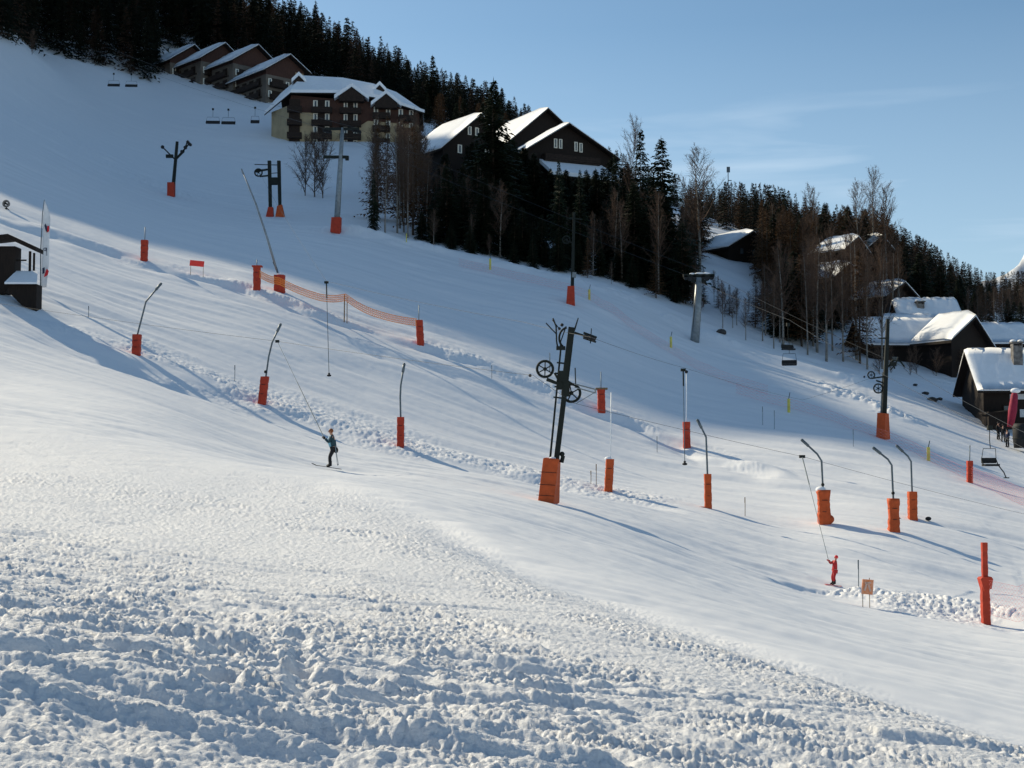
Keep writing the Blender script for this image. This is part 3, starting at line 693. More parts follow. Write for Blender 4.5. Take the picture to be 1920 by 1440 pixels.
def balcony(t, x, z, w, y, d=1.3):
    mb = MB().box((x, y-d/2, z), (w, d, .18)).box((x, y-d+.05, z+.55), (w, .07, .14))
    mb.box((x, y-d+.05, z+1.0), (w, .09, .12)).box((x, y-d+.05, z+.75), (w, .03, .35)).box((x, y-d+.05, z+.30), (w, .03, .30))
    for s in (-1, 1): mb.box((x+s*(w/2-.04), y-d/2, z+.55), (.08, d, 1.05))
    mb.build('balcony', M['shadewood'], t)
def on(u, d, v=None):
    if v is not None:
        q = hit(u, v, d*0.82, d*1.2)
        if q: d = q
    return gp(u, d)
def site(u, v, d): p = at(u, v, d); return p     # a building whose foot is hidden: v is the row of its floor level
# -- main apartment block
K = 283/F
t = thing('apartment_block', 'long apartment block, red-brown timber over cream render, under one broad snowy roof', 'building', site(640, 272, 283), math.radians(6))
def px(u): return (u-640)*K
mb = MB().poly([(px(540), -4), (px(787), -9), (px(787), 6.9), (px(725), 8.9), (px(545), 10.1)], 0, 13); mb.build('wall', M['cream'], t)
mb = MB().poly([(px(540)-.05, 6.6), (px(600), 6.6), (px(600), 3.6), (px(668), 3.6), (px(690), 5.2), (px(787)+.05, 4.6), (px(787)+.05, 6.95), (px(725), 8.95), (px(545), 10.15)], -.12, -.002); mb.build('upper_wall', M['redwood'], t)
# angled left wing
wg = MB(); a0, a1 = px(505), px(541)
wg.slab([(a0, 6.0, -5), (a1, 0, -5), (a1+3, 9, -5), (a0+3, 12, -5)], 13.0).build('wing', M['cream'], t)
MB().slab([(a0+1.2, 4.75, -2.2), (a0+2.4, 3.0, -2.2), (a0+2.4, 5, -2.2), (a0+1.2, 6, -2.2)], 9.5).build('loggia', M['shadewood'], t)
# roof: eave line follows the front, ridge behind, snow on top
E_ = [(px(492), 5.2, 7.0), (px(545), -1.5, 10.0), (px(640), -1.5, 10.2), (px(700), -1.5, 9.5), (px(740), -1.5, 8.4), (px(797), -1.2, 6.6)]
R_ = [(px(520), 10, 12.2), (px(562), 6.5, 15.2), (px(640), 6.5, 15.0), (px(700), 6.5, 13.9), (px(745), 6.5, 12.2), (px(797), 7, 8.6)]
B_ = [(p[0]+.5, 14.5, q[2]) for p, q in zip(R_, E_)]
mb = MB(); ms = MB()
for i in range(5):
    mb.slab([E_[i], E_[i+1], R_[i+1], R_[i]], .3); mb.slab([R_[i], R_[i+1], B_[i+1], B_[i]], .3)
def lift(p, d): return (p[0], p[1], p[2]+d)
for i in range(5):
    ms.slab([lift(E_[i], .31), lift(E_[i+1], .31), lift(R_[i+1], .31), lift(R_[i], .31)], .62); ms.slab([lift(R_[i], .31), lift(R_[i+1], .31), lift(B_[i+1], .31), lift(B_[i], .31)], .62)
rf = mb.build('roof', M['darkwood'], t); ms.build('roof_snow', M['snowcap'], rf)
def dormer(t, x, yf, zb, w, h, depth, name='dormer'):
    mb = MB().poly([(x-w/2, zb), (x+w/2, zb), (x+w/2, zb+h*.35), (x, zb+h), (x-w/2, zb+h*.35)], yf, yf+depth)
    o = mb.build(name, M['shadewood'], t); s = MB()
    for sg in (-1, 1):
        q = [(x, yf-.4, zb+h), (x+sg*w*.68, yf-.4, zb+h*.12), (x+sg*w*.68, yf+depth, zb+h*.12), (x, yf+depth, zb+h)]
        s.slab(q if sg < 0 else [q[1], q[0], q[3], q[2]], .75)
    s.build('dormer_snow', M['snowcap'], o); return o
dormer(t, px(659), -1.9, 8.8, 5.2, 2.9, 6); dormer(t, px(724), -1.9, 7.6, 4.6, 2.9, 6); dormer(t, px(558), 3.0, 13.4, 2.2, 1.7, 3); dormer(t, px(712), 3.0, 12.0, 2.0, 1.6, 3)
for r_ in range(4):
    z = 8.3-r_*2.7
    for (u, w) in ((591, .8), (613, .8), (648, .7), (666, .75)): window(t, px(u), z, w, 1.55, -.12)
    for (u, w) in ((552, 3.0), (603, 4.2), (657, 4.4)):
        if r_ < 3 or u > 560: balcony(t, px(u), z-1.75, w, -.02)
    MB().box((px(552), -.20, z-.1), (2.2, .12, 2.1)).build('shutter_panel', M['shadewood'], t)
    MB().box((px(602), -.19, z-.1), (1.5, .12, 2.1)).build('shutter_panel', M['shadewood'], t)
    MB().box((px(657), -.19, z-.1), (1.2, .12, 2.1)).build('shutter_panel', M['shadewood'], t)
    for u in (705, 728, 752, 772): window(t, px(u), z-.9-.25*(u-705)/30, .75, 1.4, -.12, True)
    if r_ < 3: balcony(t, px(715), z-2.6, 3.6, -.02); balcony(t, px(763), z-3.0, 3.2, -.02)
# -- the four stepped blocks further up
def step_house(u, v, d, W, D, eave, ridge, rot, label, rdx, er=None, red=True):
    t = thing('apartment_house', label, 'building', site(u, v, d), math.radians(rot), 'stepped apartment houses at the forest edge')
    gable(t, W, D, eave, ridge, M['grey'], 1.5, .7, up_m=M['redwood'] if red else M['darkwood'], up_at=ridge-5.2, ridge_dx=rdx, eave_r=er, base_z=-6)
    yf = -D/2
    for r_ in range(3):
        z = eave-2.6-r_*2.7
        mb = MB().box((-W/2-.55, 0, z-1.1), (1.1, D*.8, .18)).box((-W/2-1.05, 0, z-.55), (.08, D*.8, .95))
        mb.build('side_balcony', M['shadewood'], t)
        for q in (-.3, -.1, .1, .3): MB().box((-W/2-.06, D*q, z+.1), (.10, D*.11, 1.7)).build('side_window', M['shadewood'], t)
    for r_ in range(3):
        z = eave-3.0-r_*2.9
        balcony(t, -W*.2, z-1.1, W*.42, yf-.05); balcony(t, W*.27, z-1.1, W*.34, yf-.05)
        MB().box((-W*.2, yf-.09, z+.1), (W*.3, .1, 1.9)).build('shutter_panel', M['shadewood'], t)
        for x in (-W*.40, W*.06, W*.44): window(t, x, z+.1, .8, 1.4, yf-.06)
    return t
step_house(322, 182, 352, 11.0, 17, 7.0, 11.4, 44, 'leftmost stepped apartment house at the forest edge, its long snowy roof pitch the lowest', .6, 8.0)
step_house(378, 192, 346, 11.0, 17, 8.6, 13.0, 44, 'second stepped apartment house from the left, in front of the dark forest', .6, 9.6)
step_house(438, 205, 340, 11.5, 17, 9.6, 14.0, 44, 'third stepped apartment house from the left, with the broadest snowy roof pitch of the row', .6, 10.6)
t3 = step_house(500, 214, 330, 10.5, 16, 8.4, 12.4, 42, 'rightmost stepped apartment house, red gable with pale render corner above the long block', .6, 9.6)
MB().box((3.9, -8.12, 7.2), (2.2, .14, 3.6)).build('render_panel', M['cream'], t3)
for (u, v, w_, h_) in ((374, 142, 3.4, 2.6), (362, 172, 2.6, 3.0)):
    pass
# -- chalets
def chalet(u, v, d, W, D, eave, ridge, rot, label, rdx=0, er=None, wm='darkwood', wins=(), group=None, over=1.2, snow=.6, name='chalet'):
    t = thing(name, label, 'house', site(u, v, d), math.radians(rot), group)
    gable(t, W, D, eave, ridge, M[wm], over, snow, ridge_dx=rdx, eave_r=er, base_z=-8)
    for (x, z, w, h, s_) in wins: window(t, x, z, w, h, -D/2, s_)
    return t
chalet(846, 330, 238, 12.0, 13, 3.2, 9.3, 36, 'left gabled chalet, its long left roof slope of sunlit snow rising behind the dark spruces', 1.2, 3.4, wins=((-.6, 6.6, .6, 1.3, True), (.9, 6.6, .6, 1.3, True), (-2.6, 3.2, .7, 1.3, True), (3.0, 3.2, .7, 1.3, True)))
c2 = chalet(990, 330, 246, 17.0, 15, 3.6, 10.0, 30, 'tall gabled chalet behind, its sunlit snow edge reaching the highest gable tip', -1.0, 3.4)
# lower front house with two pairs of windows
t = chalet(1046, 338, 228, 15.0, 9, 3.6, 8.0, 24, 'lower chalet in front with two pairs of narrow pale windows under a snowy hipped gable', -.6, 3.6, wins=((-2.6, 5.0, .45, 1.4, True), (-1.7, 5.0, .45, 1.4, True), (1.1, 4.8, .45, 1.4, True), (2.0, 4.7, .45, 1.4, True)))
sl_ = MB(); sl_.slab([(-6.2, -10.5, -1.8), (6.4, -10.5, -2.0), (5.6, -4.5, 1.3), (-5.5, -4.5, 1.3)], .3); pr = sl_.build('porch_roof', M['darkwood'], t)
MB().slab([(-6.2, -10.5, -1.48), (6.4, -10.5, -1.68), (5.6, -4.5, 1.62), (-5.5, -4.5, 1.62)], .6).build('roof_snow', M['snowcap'], pr)
MB().box((.1, -7.2, -5.3), (11.2, 5.2, 7)).build('porch_wall', M['darkwood'], t)
balcony(t, 0, 1.9, 10, -4.5)
chalet(1368, 505, 226, 8.2, 8, 3.0, 5.4, 35, 'small chalet with a bright snowy left roof slope amid the bare trees', .4, 3.2, wins=((-1.2, 2.4, .7, 1.0, False), (1.4, 2.4, .7, 1.0, False)))
hg = 'half-hidden chalets behind the birch wood'
chalet(1572, 486, 206, 4.2, 5, 1.2, 2.7, 38, 'uppermost half-hidden chalet behind the birches, highest snow patch', .2, wins=((0, 1.6, .7, .9, False),), group=hg)
chalet(1556, 540, 200, 4.6, 5, 1.4, 3.0, 38, 'half-hidden chalet behind the birches, left and lower snow patch', .2, wins=((0, 1.6, .7, .9, False),), group=hg)
chalet(1656, 578, 198, 6.6, 5, 1.4, 3.2, 40, 'half-hidden chalet at the right of the birches, widest broken snow patch', .2, wins=((0, 1.8, .7, .9, False),), group=hg)
chalet(1625, 476, 216, 3.6, 4, 1.0, 2.2, 34, 'half-hidden chalet with narrow snow patch under the feathery bare trees', .1, wins=((0, 1.6, .7, .9, False),), group=hg)
# -- right village: roofs whose slope faces us
def long_house(u, v, d, W, D, eave, ridge, rot, label, wm='darkwood', chim=None, skew=0.0, group=None, over=.9, snow=.4, wins=()):
    t = thing('timber_house', label, 'house', site(u, v, d), math.radians(rot), group)
    MB().box((0, D/2, eave/2-3), (W, D, eave+6)).build('wall', M[wm], t)
    for s in (-1, 1): g = MB(); g.add([(s*W/2, 0, eave), (s*W/2, D, eave), (s*W/2, D/2, ridge-.1), (s*(W/2-.3), 0, eave), (s*(W/2-.3), D, eave), (s*(W/2-.3), D/2, ridge-.1)], [(0,1,2),(3,5,4),(0,2,5,3),(1,4,5,2)]); g.build('gable_wall', M[wm], t)
    w = W/2+over; k = (ridge-eave)/(D/2); f = [(-w, -over, eave-k*over), (w, -over, eave-k*over), (w-skew, D/2, ridge), (-w+skew, D/2, ridge)]; b = [(-w+skew, D/2, ridge), (w-skew, D/2, ridge), (w, D+over, eave-k*over), (-w, D+over, eave-k*over)]
    r = MB().slab(f, .22).slab(b, .22).build('roof', M['darkwood'], t)
    s = MB(); g = random.Random(int(W*10)); n = 22
    for q in (f, b):
        P = [Vector(p) for p in q]; vs = []
        for i in range(n+1):
            for j in range(7):
                a, c = i/n, j/6; p = (P[0]*(1-a)+P[1]*a)*(1-c)+(P[3]*(1-a)+P[2]*a)*c
                e = min(1, min(a, 1-a)*12+.4)*min(1, (c if q is f else 1-c)*5+.45); vs.append((p.x, p.y, p.z+.225, snow*e*(1+g.uniform(-.18, .18))))
        N = len(vs); fs = [(i*7+j, (i+1)*7+j, (i+1)*7+j+1, i*7+j+1) for i in range(n) for j in range(6)]
        for i in range(n):
            for j in (0, 6): fs.append((i*7+j, (i+1)*7+j, (i+1)*7+j+N, i*7+j+N))
        for j in range(6):
            for i in (0, n): fs.append((i*7+j, i*7+j+1, i*7+j+1+N, i*7+j+N))
        s.add([(a, b_, c+h) for a, b_, c, h in vs]+[(a, b_, c) for a, b_, c, h in vs], fs)
    s.build('roof_snow', M['snowcap'], r, True)
    if chim:
        cx, cy, cz, ch = chim; c = MB().box((cx, cy, cz), (.95, .95, ch)).build('chimney', M['stone'], r)
        MB().box((cx, cy, cz+ch/2+.35), (1.25, 1.25, .12)).box((cx-.45, cy, cz+ch/2+.15), (.1, .9, .32)).box((cx+.45, cy, cz+ch/2+.15), (.1, .9, .32)).build('chimney_cap', M['stone'], c)
        MB().ball((cx-.35, cy, cz+ch/2+.5), .33, sq=(1, 1.4, .55)).ball((cx+.38, cy, cz+ch/2+.5), .28, sq=(1, 1.4, .6)).build('chimney_snow', M['snowcap'], c, True)
    for (x, z, w_, h_) in wins: window(t, x, z, w_, h_, 0, False)
    return t
FH = long_house(1912, 806, 142, 7.2, 8, 4.5, 8.2, -3, 'nearest timber house at the right edge, steep snowy roof with a stone chimney', 'darkwood', (.55, 2.3, 7.75, 2.1), over=.8, snow=.32, wins=((-1.2, 2.0, .8, 1.0),))
MB().box((-.2, -.06, 3.4), (1.5, .06, .55)).build('notice_board', M['paper'], FH)
MB().box((.25, -.06, 1.7), (.45, .06, .8)).build('notice_board', M['paper'], FH)
MB().box((-2.6, -1.2, .9), (2.4, 2.4, 1.8)).slab([(-4.1, -2.6, 1.5), (-1.2, -2.6, 1.8), (-1.2, 0, 1.9), (-4.1, 0, 1.6)], .15).build('lean_to', M['darkwood'], FH)
long_house(1878, 668, 192, 7.4, 6, 2.0, 4.3, 0, 'house with a wide low snowy roof behind the nearest timber house', 'darkwood', over=.7, snow=.5)
vg = 'snowy-roofed houses in the village'
long_house(1715, 700, 172, 11.5, 7, 3.9, 6.6, 4, 'long dark timber house under a sagging snowy roof, behind the second lift tower', 'darkwood', group=vg, over=.9, snow=.55, wins=((-2.5, 1.6, .9, 1.0), (1.0, 1.6, .9, 1.0)))
chalet(1784, 706, 170, 5.8, 6, 4.4, 6.8, 27, 'dark gabled house with thick sunlit snow spilling down its left verge', .3, 3.8, group=vg, snow=.85, over=.9)
long_house(1745, 628, 186, 7.6, 6, 2.2, 4.6, -2, 'uppermost village house, its bright roof strip farthest up the hill', 'darkwood', group=vg, over=.6, snow=.6, chim=(-1.0, 1.4, 3.7, 1.2))
long_house(1710, 650, 182, 5.5, 6, 2.0, 4.0, -2, 'small house left of the uppermost village roof, roof in shade', 'darkwood', group=vg, over=.6, snow=.5)
# ---------------------------------------------------------------- hut at the left edge
hx, hy, hz = on(45, 92, 578); k = hy/F; hz = at(45, 580, hy)[2]
t = thing('timber_hut', 'dark timber hut at the left edge with open gable shelter and snowy lower roof', 'hut', (hx, hy, hz))
def H(u, v, dy=0): return ((u-45)*k, dy, (580-v)*k)
def quadbox(pts, y0, y1): return MB().poly([(H(u, v)[0], H(u, v)[2]) for u, v in pts], y0, y1)
quadbox([(16, 548), (40, 572), (68, 584), (68, 532), (14, 532)], 0, 1.1).build('base_wall', M['darkwood'], t)
MB().slab([H(10, 535, -.25), H(71, 535, -.25), H(55, 506, 1.5), H(14, 506, 1.5)], .07).build('lower_roof', M['darkwood'], t)
ls = MB().slab([(x, y, z+.075) for x, y, z in (H(10, 535, -.25), H(71, 535, -.25), H(55, 507, 1.5), H(14, 507, 1.5))], .13).build('roof_snow', M['snowcap'], t)
quadbox([(-60, 560), (-4, 545), (14, 520), (14, 455), (-60, 455)], 1.2, 2.4).build('wall', M['darkwood'], t)
MB().box(H(40, 484, 1.5), (.14, .14, 1.45)).build('post', M['darkwood'], t)
MB().box(H(40, 484, 2.3), (.12, .12, 1.45)).build('post', M['darkwood'], t)
MB().box(H(27, 504, 1.5), (1.15, .16, .11)).build('sill', M['darkwood'], t)
MB().box(H(22, 481, 1.5), (.8, .07, .10)).build('rail', M['darkwood'], t)
r = MB().slab([H(-50, 447, .9), H(2, 441, .9), H(2, 441, 2.5), H(-50, 447, 2.5)], .30).slab([H(2, 441, .9), H(56, 466, .9), H(56, 466, 2.5), H(2, 441, 2.5)], .31).build('roof', M['darkwood'], t)
# ---------------------------------------------------------------- feather flag
fx, fy, fz = on(80, 90, 550); k = fy/F
t = thing('feather_flag', 'tall white feather flag with dark and red print beside the hut', 'flag', (fx, fy, fz))
def Fl(u, v): return ((u-80)*k, (552-v)*k)
MB().tube([(Fl(76, 560)[0], 0, Fl(76, 560)[1]), (Fl(75, 470)[0], 0, Fl(75, 470)[1]), (Fl(77, 400)[0], 0, Fl(77, 400)[1]), (Fl(80, 374)[0], 0, Fl(80, 374)[1])], [.045, .04, .03, .02]).build('mast', M['pole'], t)
out = [(78, 538), (90, 541), (92, 520), (93, 500), (94, 470), (95, 440), (96, 412), (91, 395), (81, 376), (78, 400), (77, 450), (76.5, 500)]
vs = []; n = 16
for i in range(n+1):
    f = i/n; v = 541-(541-376)*f; l = 77+1.5*f+(2.5*f**8); rgt = np.interp(v, [376, 395, 412, 470, 541], [81, 88.5, 92.5, 91, 88])
    for j in range(5):
        u = l+(rgt-l)*j/4; vs.append((Fl(u, v)[0], .09*math.sin(v*.06+j*.9)*(j/4), Fl(u, v)[1]))
sail = MB().add(vs, [(i*5+j, i*5+j+1, i*5+j+6, i*5+j+5) for i in range(n) for j in range(4)]).build('sail', M['fabric_white'], t, True)
so_ = sail.modifiers.new('thick', 'SOLIDIFY'); so_.thickness = 0.01
def dec(pts, m, y=-.12): MB().poly([Fl(u, v) for u, v in pts], y, y+.012).build('print', M[m], sail)
dec([(82, 424), (85, 434), (88, 437), (87, 426), (84, 420)], 'ink'); dec([(86, 437), (91, 435), (91, 425), (88, 424)], 'redprint')
a = [Fl(u, v) for u, v in [(84, 476), (80.5, 472), (81, 466), (84, 462), (88, 463), (87, 465), (84, 466), (82.5, 470), (84, 473), (87, 471), (87, 480), (89, 480), (89, 467), (87.5, 466), (86, 472)]]
MB().ring((Fl(84, 469)[0], -.12, Fl(84, 469)[1]), .10, .022, ax='y').tube([(Fl(87, 466)[0], -.12, Fl(87, 466)[1]), (Fl(87.6, 481)[0], -.12, Fl(87.6, 481)[1])], .022).build('print', M['ink'], sail)
dec([(80, 505), (84, 503), (84, 514), (80, 516)], 'ink'); dec([(83, 522), (90, 518), (92, 510), (88, 506), (85, 514)], 'redprint')
# ---------------------------------------------------------------- snow fan at the far left
x, y, z = on(11, 128); t = thing('snow_fan', 'small round grey snow fan on the ridge at the left edge', 'snow gun', (x, y, z))
MB().ring((0, 0, .55), .27, .09, n=20).ring((0, .2, .55), .24, .07, n=20).build('housing', M['stone'], t, True)
MB().tube([(0, -.1, .55), (0, .25, .55)], .09).build('hub', M['steel'], t)
MB().tube([(0, .1, .3), (0, .1, -.3)], .06).tube([(0, .1, .2), (-.4, .2, -.2)], .04).tube([(0, .1, .2), (.4, .2, -.2)], .04).build('stand', M['steel'], t)

# ---------------------------------------------------------------- padded posts and snow lances
def pad_mesh(w, h, lump=0.0, seed=0, sides=12, sq=True, lean=(0, 0), seam=True):
    g = random.Random(seed); mb = MB(); rows = 15; vs = []
    for i in range(rows):
        f = i/(rows-1); z = -0.35+(h+0.35)*f
        r = w/2*(1+lump*math.sin(f*9+seed)*.5+g.uniform(-lump, lump)*.4); r *= 0.985 if i in (0, rows-1) else 1
        if seam and i in (4, 8, 11): r *= 0.93
        for kk in range(sides):
            a = 2*math.pi*kk/sides+math.pi/4; q = 1.0
            if sq: q = 1/max(abs(math.cos(a)), abs(math.sin(a)))*.62+.38
            rr = r*q*(1+g.uniform(-lump, lump)*.35)
            vs.append((rr*math.cos(a)+lean[0]*f*h, rr*math.sin(a)+lean[1]*f*h, z))
    mb.add(vs, [(i*sides+j, i*sides+(j+1) % sides, (i+1)*sides+(j+1) % sides, (i+1)*sides+j) for i in range(rows-1) for j in range(sides)]+[tuple((rows-1)*sides+j for j in range(sides)), tuple(range(sides))[::-1]])
    return mb
PADS = [ # u base, v base, v top, width px, distance, pole px points, material, lump, label, tip style
 (255,665,627,16,89,[(257,627),(266,590),(272,565),(299,532)],'red',.03,'bent grey snow lance on a red pad, leftmost of the near row','lance'),
 (490,757,706,16,88,[(498,706),(503,668),(509,642),(524,609)],'red',.03,'bent grey snow lance on a red pad, directly left of the teal-jacketed skier\'s tow line','lance'),
 (751,836,782,14,86,[(751,782),(750,745),(751,722),(757,684)],'red',.03,'nearly straight grey snow lance on a red pad, right of the teal-jacketed skier','lance'),
 (1140,922,861,16,82,[(1145,861),(1146,800),(1147,736)],'orange',.03,'orange padded post with a white rod and snow cap, right of the big lift tower','white'),
 (1328,954,889,14,80,[(1327,889),(1326,850),(1325,820),(1310,790)],'orange',.05,'thin bent snow lance on a slim orange pad beside the hanging platter','lance'),
 (1546,982,919,23,78,[(1544,919),(1542,865),(1534,852),(1507,827)],'orange',.14,'bent snow lance on a bulky snow-capped orange pad, above the red-suited child','lance'),
 (1676,997,935,20,77,[(1676,935),(1674,873),(1667,862),(1642,842)],'orange',.12,'bent snow lance on a lumpy orange pad, the front one of the close pair','lance'),
 (1711,976,922,17,80,[(1711,922),(1710,866),(1704,856),(1685,838)],'orange',.03,'bent snow lance on a smooth orange pad, the back one of the close pair','lance'),
 (270,490,450,13,121,[(271,450),(271,425)],'red',.03,'red padded post with a short rod at the ridge top, left of the red banner','rod'),
 (482,545,498,14,119,[(481,498),(481,486)],'red',.03,'red padded post holding the left end of the orange net','rod'),
 (789,645,600,14,117,[(785,600),(785,571)],'red',.03,'red padded post with dark rod holding the right end of the orange net','rod'),
 (1128,773,727,15,112,[(1127,727),(1127,697)],'red',.03,'red padded post with a thin rod close behind the big lift tower','rod'),
 (1288,842,791,14,109,[(1287,791),(1288,745),(1288,697)],'red',.05,'red padded post carrying a tall white rod with a dark ball tip','whiteball'),
 (1818,905,864,11,106,[(1819,864),(1820,835)],'red',.03,'slim red padded post with a rod, left of the double hanging chair','rod'),
]
for i, (u, vb, vt, wp, d, pole, m, lump, lb, st) in enumerate(PADS):
    x, y, z = on(u, d, vb); d = y; k = d/F; real_v = proj(x, y, z)[1]
    t = thing('snow_lance' if st == 'lance' else 'padded_post', lb, 'snow lance' if st == 'lance' else 'post', (x, y, z))
    h = (real_v-vt)*k; lean = ((pole[0][0]-u)*k/max(h, .1)*.8, 0)
    pad_mesh(wp*k, h, lump, i, lean=lean).build('pad', M[m], t, lump > .1)
    P = [((a-u)*k, .02, (real_v-b)*k) for a, b in pole]; P = [(P[0][0], .02, P[0][2]-.5)]+P
    MB().tube(P, .055 if 'white' not in st and st != 'rod' else .035).build('rod' if st == 'rod' else 'pole', M['white_metal' if 'white' in st else 'pole'], t, True)
    for q in (.36, .70): MB().ring((lean[0]*h*q, 0, h*q), wp*k*.5*1.02, .016, n=16, k=4, ax='z').build('strap', M['rubber'], t)
    if st == 'lance':
        a, b = Vector(P[-2]), Vector(P[-1]); n = (b-a).normalized()
        MB().tube([b-n*.45, b+n*.05], [.085, .085]).tube([b+n*.02, b+n*.12], [.10, .06]).build('nozzle_head', M['pole'], t, True)
    if st == 'whiteball': MB().ball(P[-1], .13).build('ball_tip', M['rubber'], t, True)
    if i in (3, 5): MB().ball((lean[0]*h-wp*k*.22, 0, h+.02), wp*k*.42, sq=(1.0, 1.1, .62)).build('snow_cap', M['snowcap'], t, True)
    if i == 5: MB().ball((wp*k*.35, -.1, .25), wp*k*.42, sq=(1, .9, .9)).build('pad_fold', M['orange'], t, True)
    if i == 7: MB().ball((.9, -.2, .02), .16, sq=(1.2, 1, .8)).ball((-.9, -.3, .03), .08).build('hose_coupling', M['rubber'], t, True)
    if i in (1, 5, 6): MB().ball((P[1][0]-.02, -.03, P[1][2]+.30), .10).build('valve', M['steel'], t, True)
    if i == 4: MB().box((-.35, 0, .03), (.5, .3, .10)).build('pad_flap', M['orange'], t)
    if i == 10: MB().box((-.28, .05, h-.75), (.22, .3, 1.3)).build('side_pad', M['red'], t)
    if i == 11: MB().box((0, 0, h-.08), (.95, .7, .14)).build('pad_collar', M['bamboo'], t)
    if i == 9: MB().box((0, 0, h-.05), (.85, .7, .12)).build('pad_collar', M['red'], t)
# snow gun with the very long pale lance
u, vb, d = 524, 548, 118; x, y, z = on(u, d, vb); d = y; k = d/F; rv = proj(x, y, z)[1]
t = thing('long_snow_lance', 'very long pale snow lance tilted left above a wide red box pad', 'snow lance', (x, y, z))
def Q(a, b, dy=0): return ((a-u)*k, dy, (rv-b)*k)
pad_mesh(21*k, (rv-516)*k, .05, 31).build('pad', M['red'], t)
MB().ball(Q(525, 514), .28, sq=(1, 1, .6)).build('snow_cap', M['snowcap'], t, True)
MB().tube([Q(523, 520), Q(518, 503), Q(512, 490)], [.10, .10, .09]).build('lower_mast', M['pole'], t)
MB().tube([Q(518, 505), Q(500, 445), Q(478, 380), Q(452, 318)], [.11, .10, .08, .05]).build('lance_tube', M['galv'], t, True)
MB().tube([Q(453, 322), Q(450, 313)], [.09, .06]).build('nozzle_head', M['galv'], t)
# double stacked pad near the right edge
u, vb, d = 1849, 1172, 53; x, y, z = on(u, d, vb); d = y; k = d/F; rv = proj(x, y, z)[1]
t = thing('padded_post', 'tall double red padded post with a bulging collar beside the snow debris', 'post', (x, y, z))
pad_mesh(16*k, (rv-1090)*k, .05, 41, lean=(-.02, 0)).build('lower_pad', M['red'], t)
MB().poly([((a-u)*k, (rv-b)*k) for a, b in [(1843, 1108), (1857, 1104), (1860, 1086), (1857, 1082), (1840, 1083), (1837, 1086)]], -.22, .22).build('pad_collar', M['red'], t)
o = pad_mesh(11*k, 50*k+.35, .03, 43).build('upper_pad', M['red'], t); o.location = (-.02, 0, (rv-1086)*k)

# ---------------------------------------------------------------- drag lift towers
def wheel(c, R, parent, spokes=6, m='steel', ax='y', rim=.045, name='wheel'):
    mb = MB().ring(c, R, rim, n=26, ax=ax).ring(c, R*.86, rim*.5, n=26, ax=ax).ball(c, R*.24, sq=(1, .5, 1))
    for i in range(spokes):
        a = 2*math.pi*i/spokes+.5; p = (c[0]+R*math.cos(a), c[1], c[2]+R*math.sin(a)) if ax == 'y' else (c[0], c[1]+R*math.cos(a), c[2]+R*math.sin(a))
        mb.tube([c, p], R*.075, 6)
    return mb.build(name, M[m], parent, True)
def new_tower(u, vb, d, label, name='drag_lift_tower', cat='lift tower'):
    x, y, z = on(u, d, vb); d = y; k = d/F
    t = thing(name, label, cat, (x, y, z))
    return t, (lambda a, b, dy=0: ((a-u)*k, dy, (vb-b)*k)), k
# main tower: u0 = 1028, v0 = 942
t, P, k = new_tower(1028, 942, 61, 'tall dark green drag lift tower with spoked wheels on a big red pad')
o = MB(); pts = [(1008, 946), (1044, 950), (1052, 862), (1019, 858)]
o.add([P(1007, 948, -.42), P(1037, 950, -.42), P(1050, 944, .42), P(1013, 944, .42), P(1018, 859, -.42), P(1047, 861, -.42), P(1052, 862, .40), P(1024, 858, .40)], [(0,3,2,1),(4,5,6,7),(0,1,5,4),(1,2,6,5),(2,3,7,6),(3,0,4,7)])
pad = o.build('pad', M['orange'], t)
bv = pad.modifiers.new('round', 'BEVEL'); bv.width = .05; bv.segments = 3
for b_ in (885, 908, 928): MB().tube([P(1014-(b_-859)*.12, b_, -.435), P(1046-(b_-859)*.11, b_+2, -.435)], .012).build('strap', M['rubber'], pad)
MB().ball(P(1036, 860, -.1), .16, sq=(1, 1, .5)).build('snow_cap', M['snowcap'], t, True)
def beam(a, b, w0, w1, d0=None, d1=None):
    a, b = Vector(a), Vector(b); d0 = d0 or w0; d1 = d1 or w1; n = (b-a).normalized(); r = n.cross(Vector((0, 1, 0))).normalized(); q = Vector((0, 1, 0))
    vs = [a+r*s*w0/2+q*e*d0/2 for s, e in ((-1,-1),(1,-1),(1,1),(-1,1))]+[b+r*s*w1/2+q*e*d1/2 for s, e in ((-1,-1),(1,-1),(1,1),(-1,1))]
    return MB().add(vs, [(0,3,2,1),(4,5,6,7),(0,1,5,4),(1,2,6,5),(2,3,7,6),(3,0,4,7)])
beam(P(1043, 866, 0), P(1074, 615, 0), .25, .22, .25, .2).build('mast', M['steel'], t)
beam(P(1060, 700, -.0), P(1073, 614, -.0), .22, .32, .28, .30).build('mast_head', M['steel'], t)
beam(P(1031, 868, .1), P(1052, 655, .1), .10, .08).build('strut', M['steel'], t)
for b_ in (700, 680, 725, 745): beam(P(1047-(b_-655)*.1, b_, .1), P(1064-(b_-655)*.12, b_+2, 0), .07, .07).build('tie_bar', M['steel'], t)
beam(P(1078, 618, 0), P(1085, 596, 0), .08, .05).build('antenna', M['steel'], t)
beam(P(1078, 624, 0), P(1106, 634, -.3), .10, .08).build('crossarm', M['steel'], t)
st = beam(P(1094, 625, -.3), P(1119, 634, -.3), .09, .08).build('sheave_train', M['steel'], t)
beam(P(1094, 634, -.1), P(1118, 642, -.1), .09, .08).build('sheave_bar', M['steel'], st)
for a, b_ in ((1098, 632), (1106, 634), (1113, 637)): MB().tube([P(a, b_, -.42), P(a, b_, .02)], .11, 12).build('sheave', M['rubber'], st)
beam(P(1107, 645, -.3), P(1109, 617, -.3), .05, .04).build('guide_post', M['steel'], st)
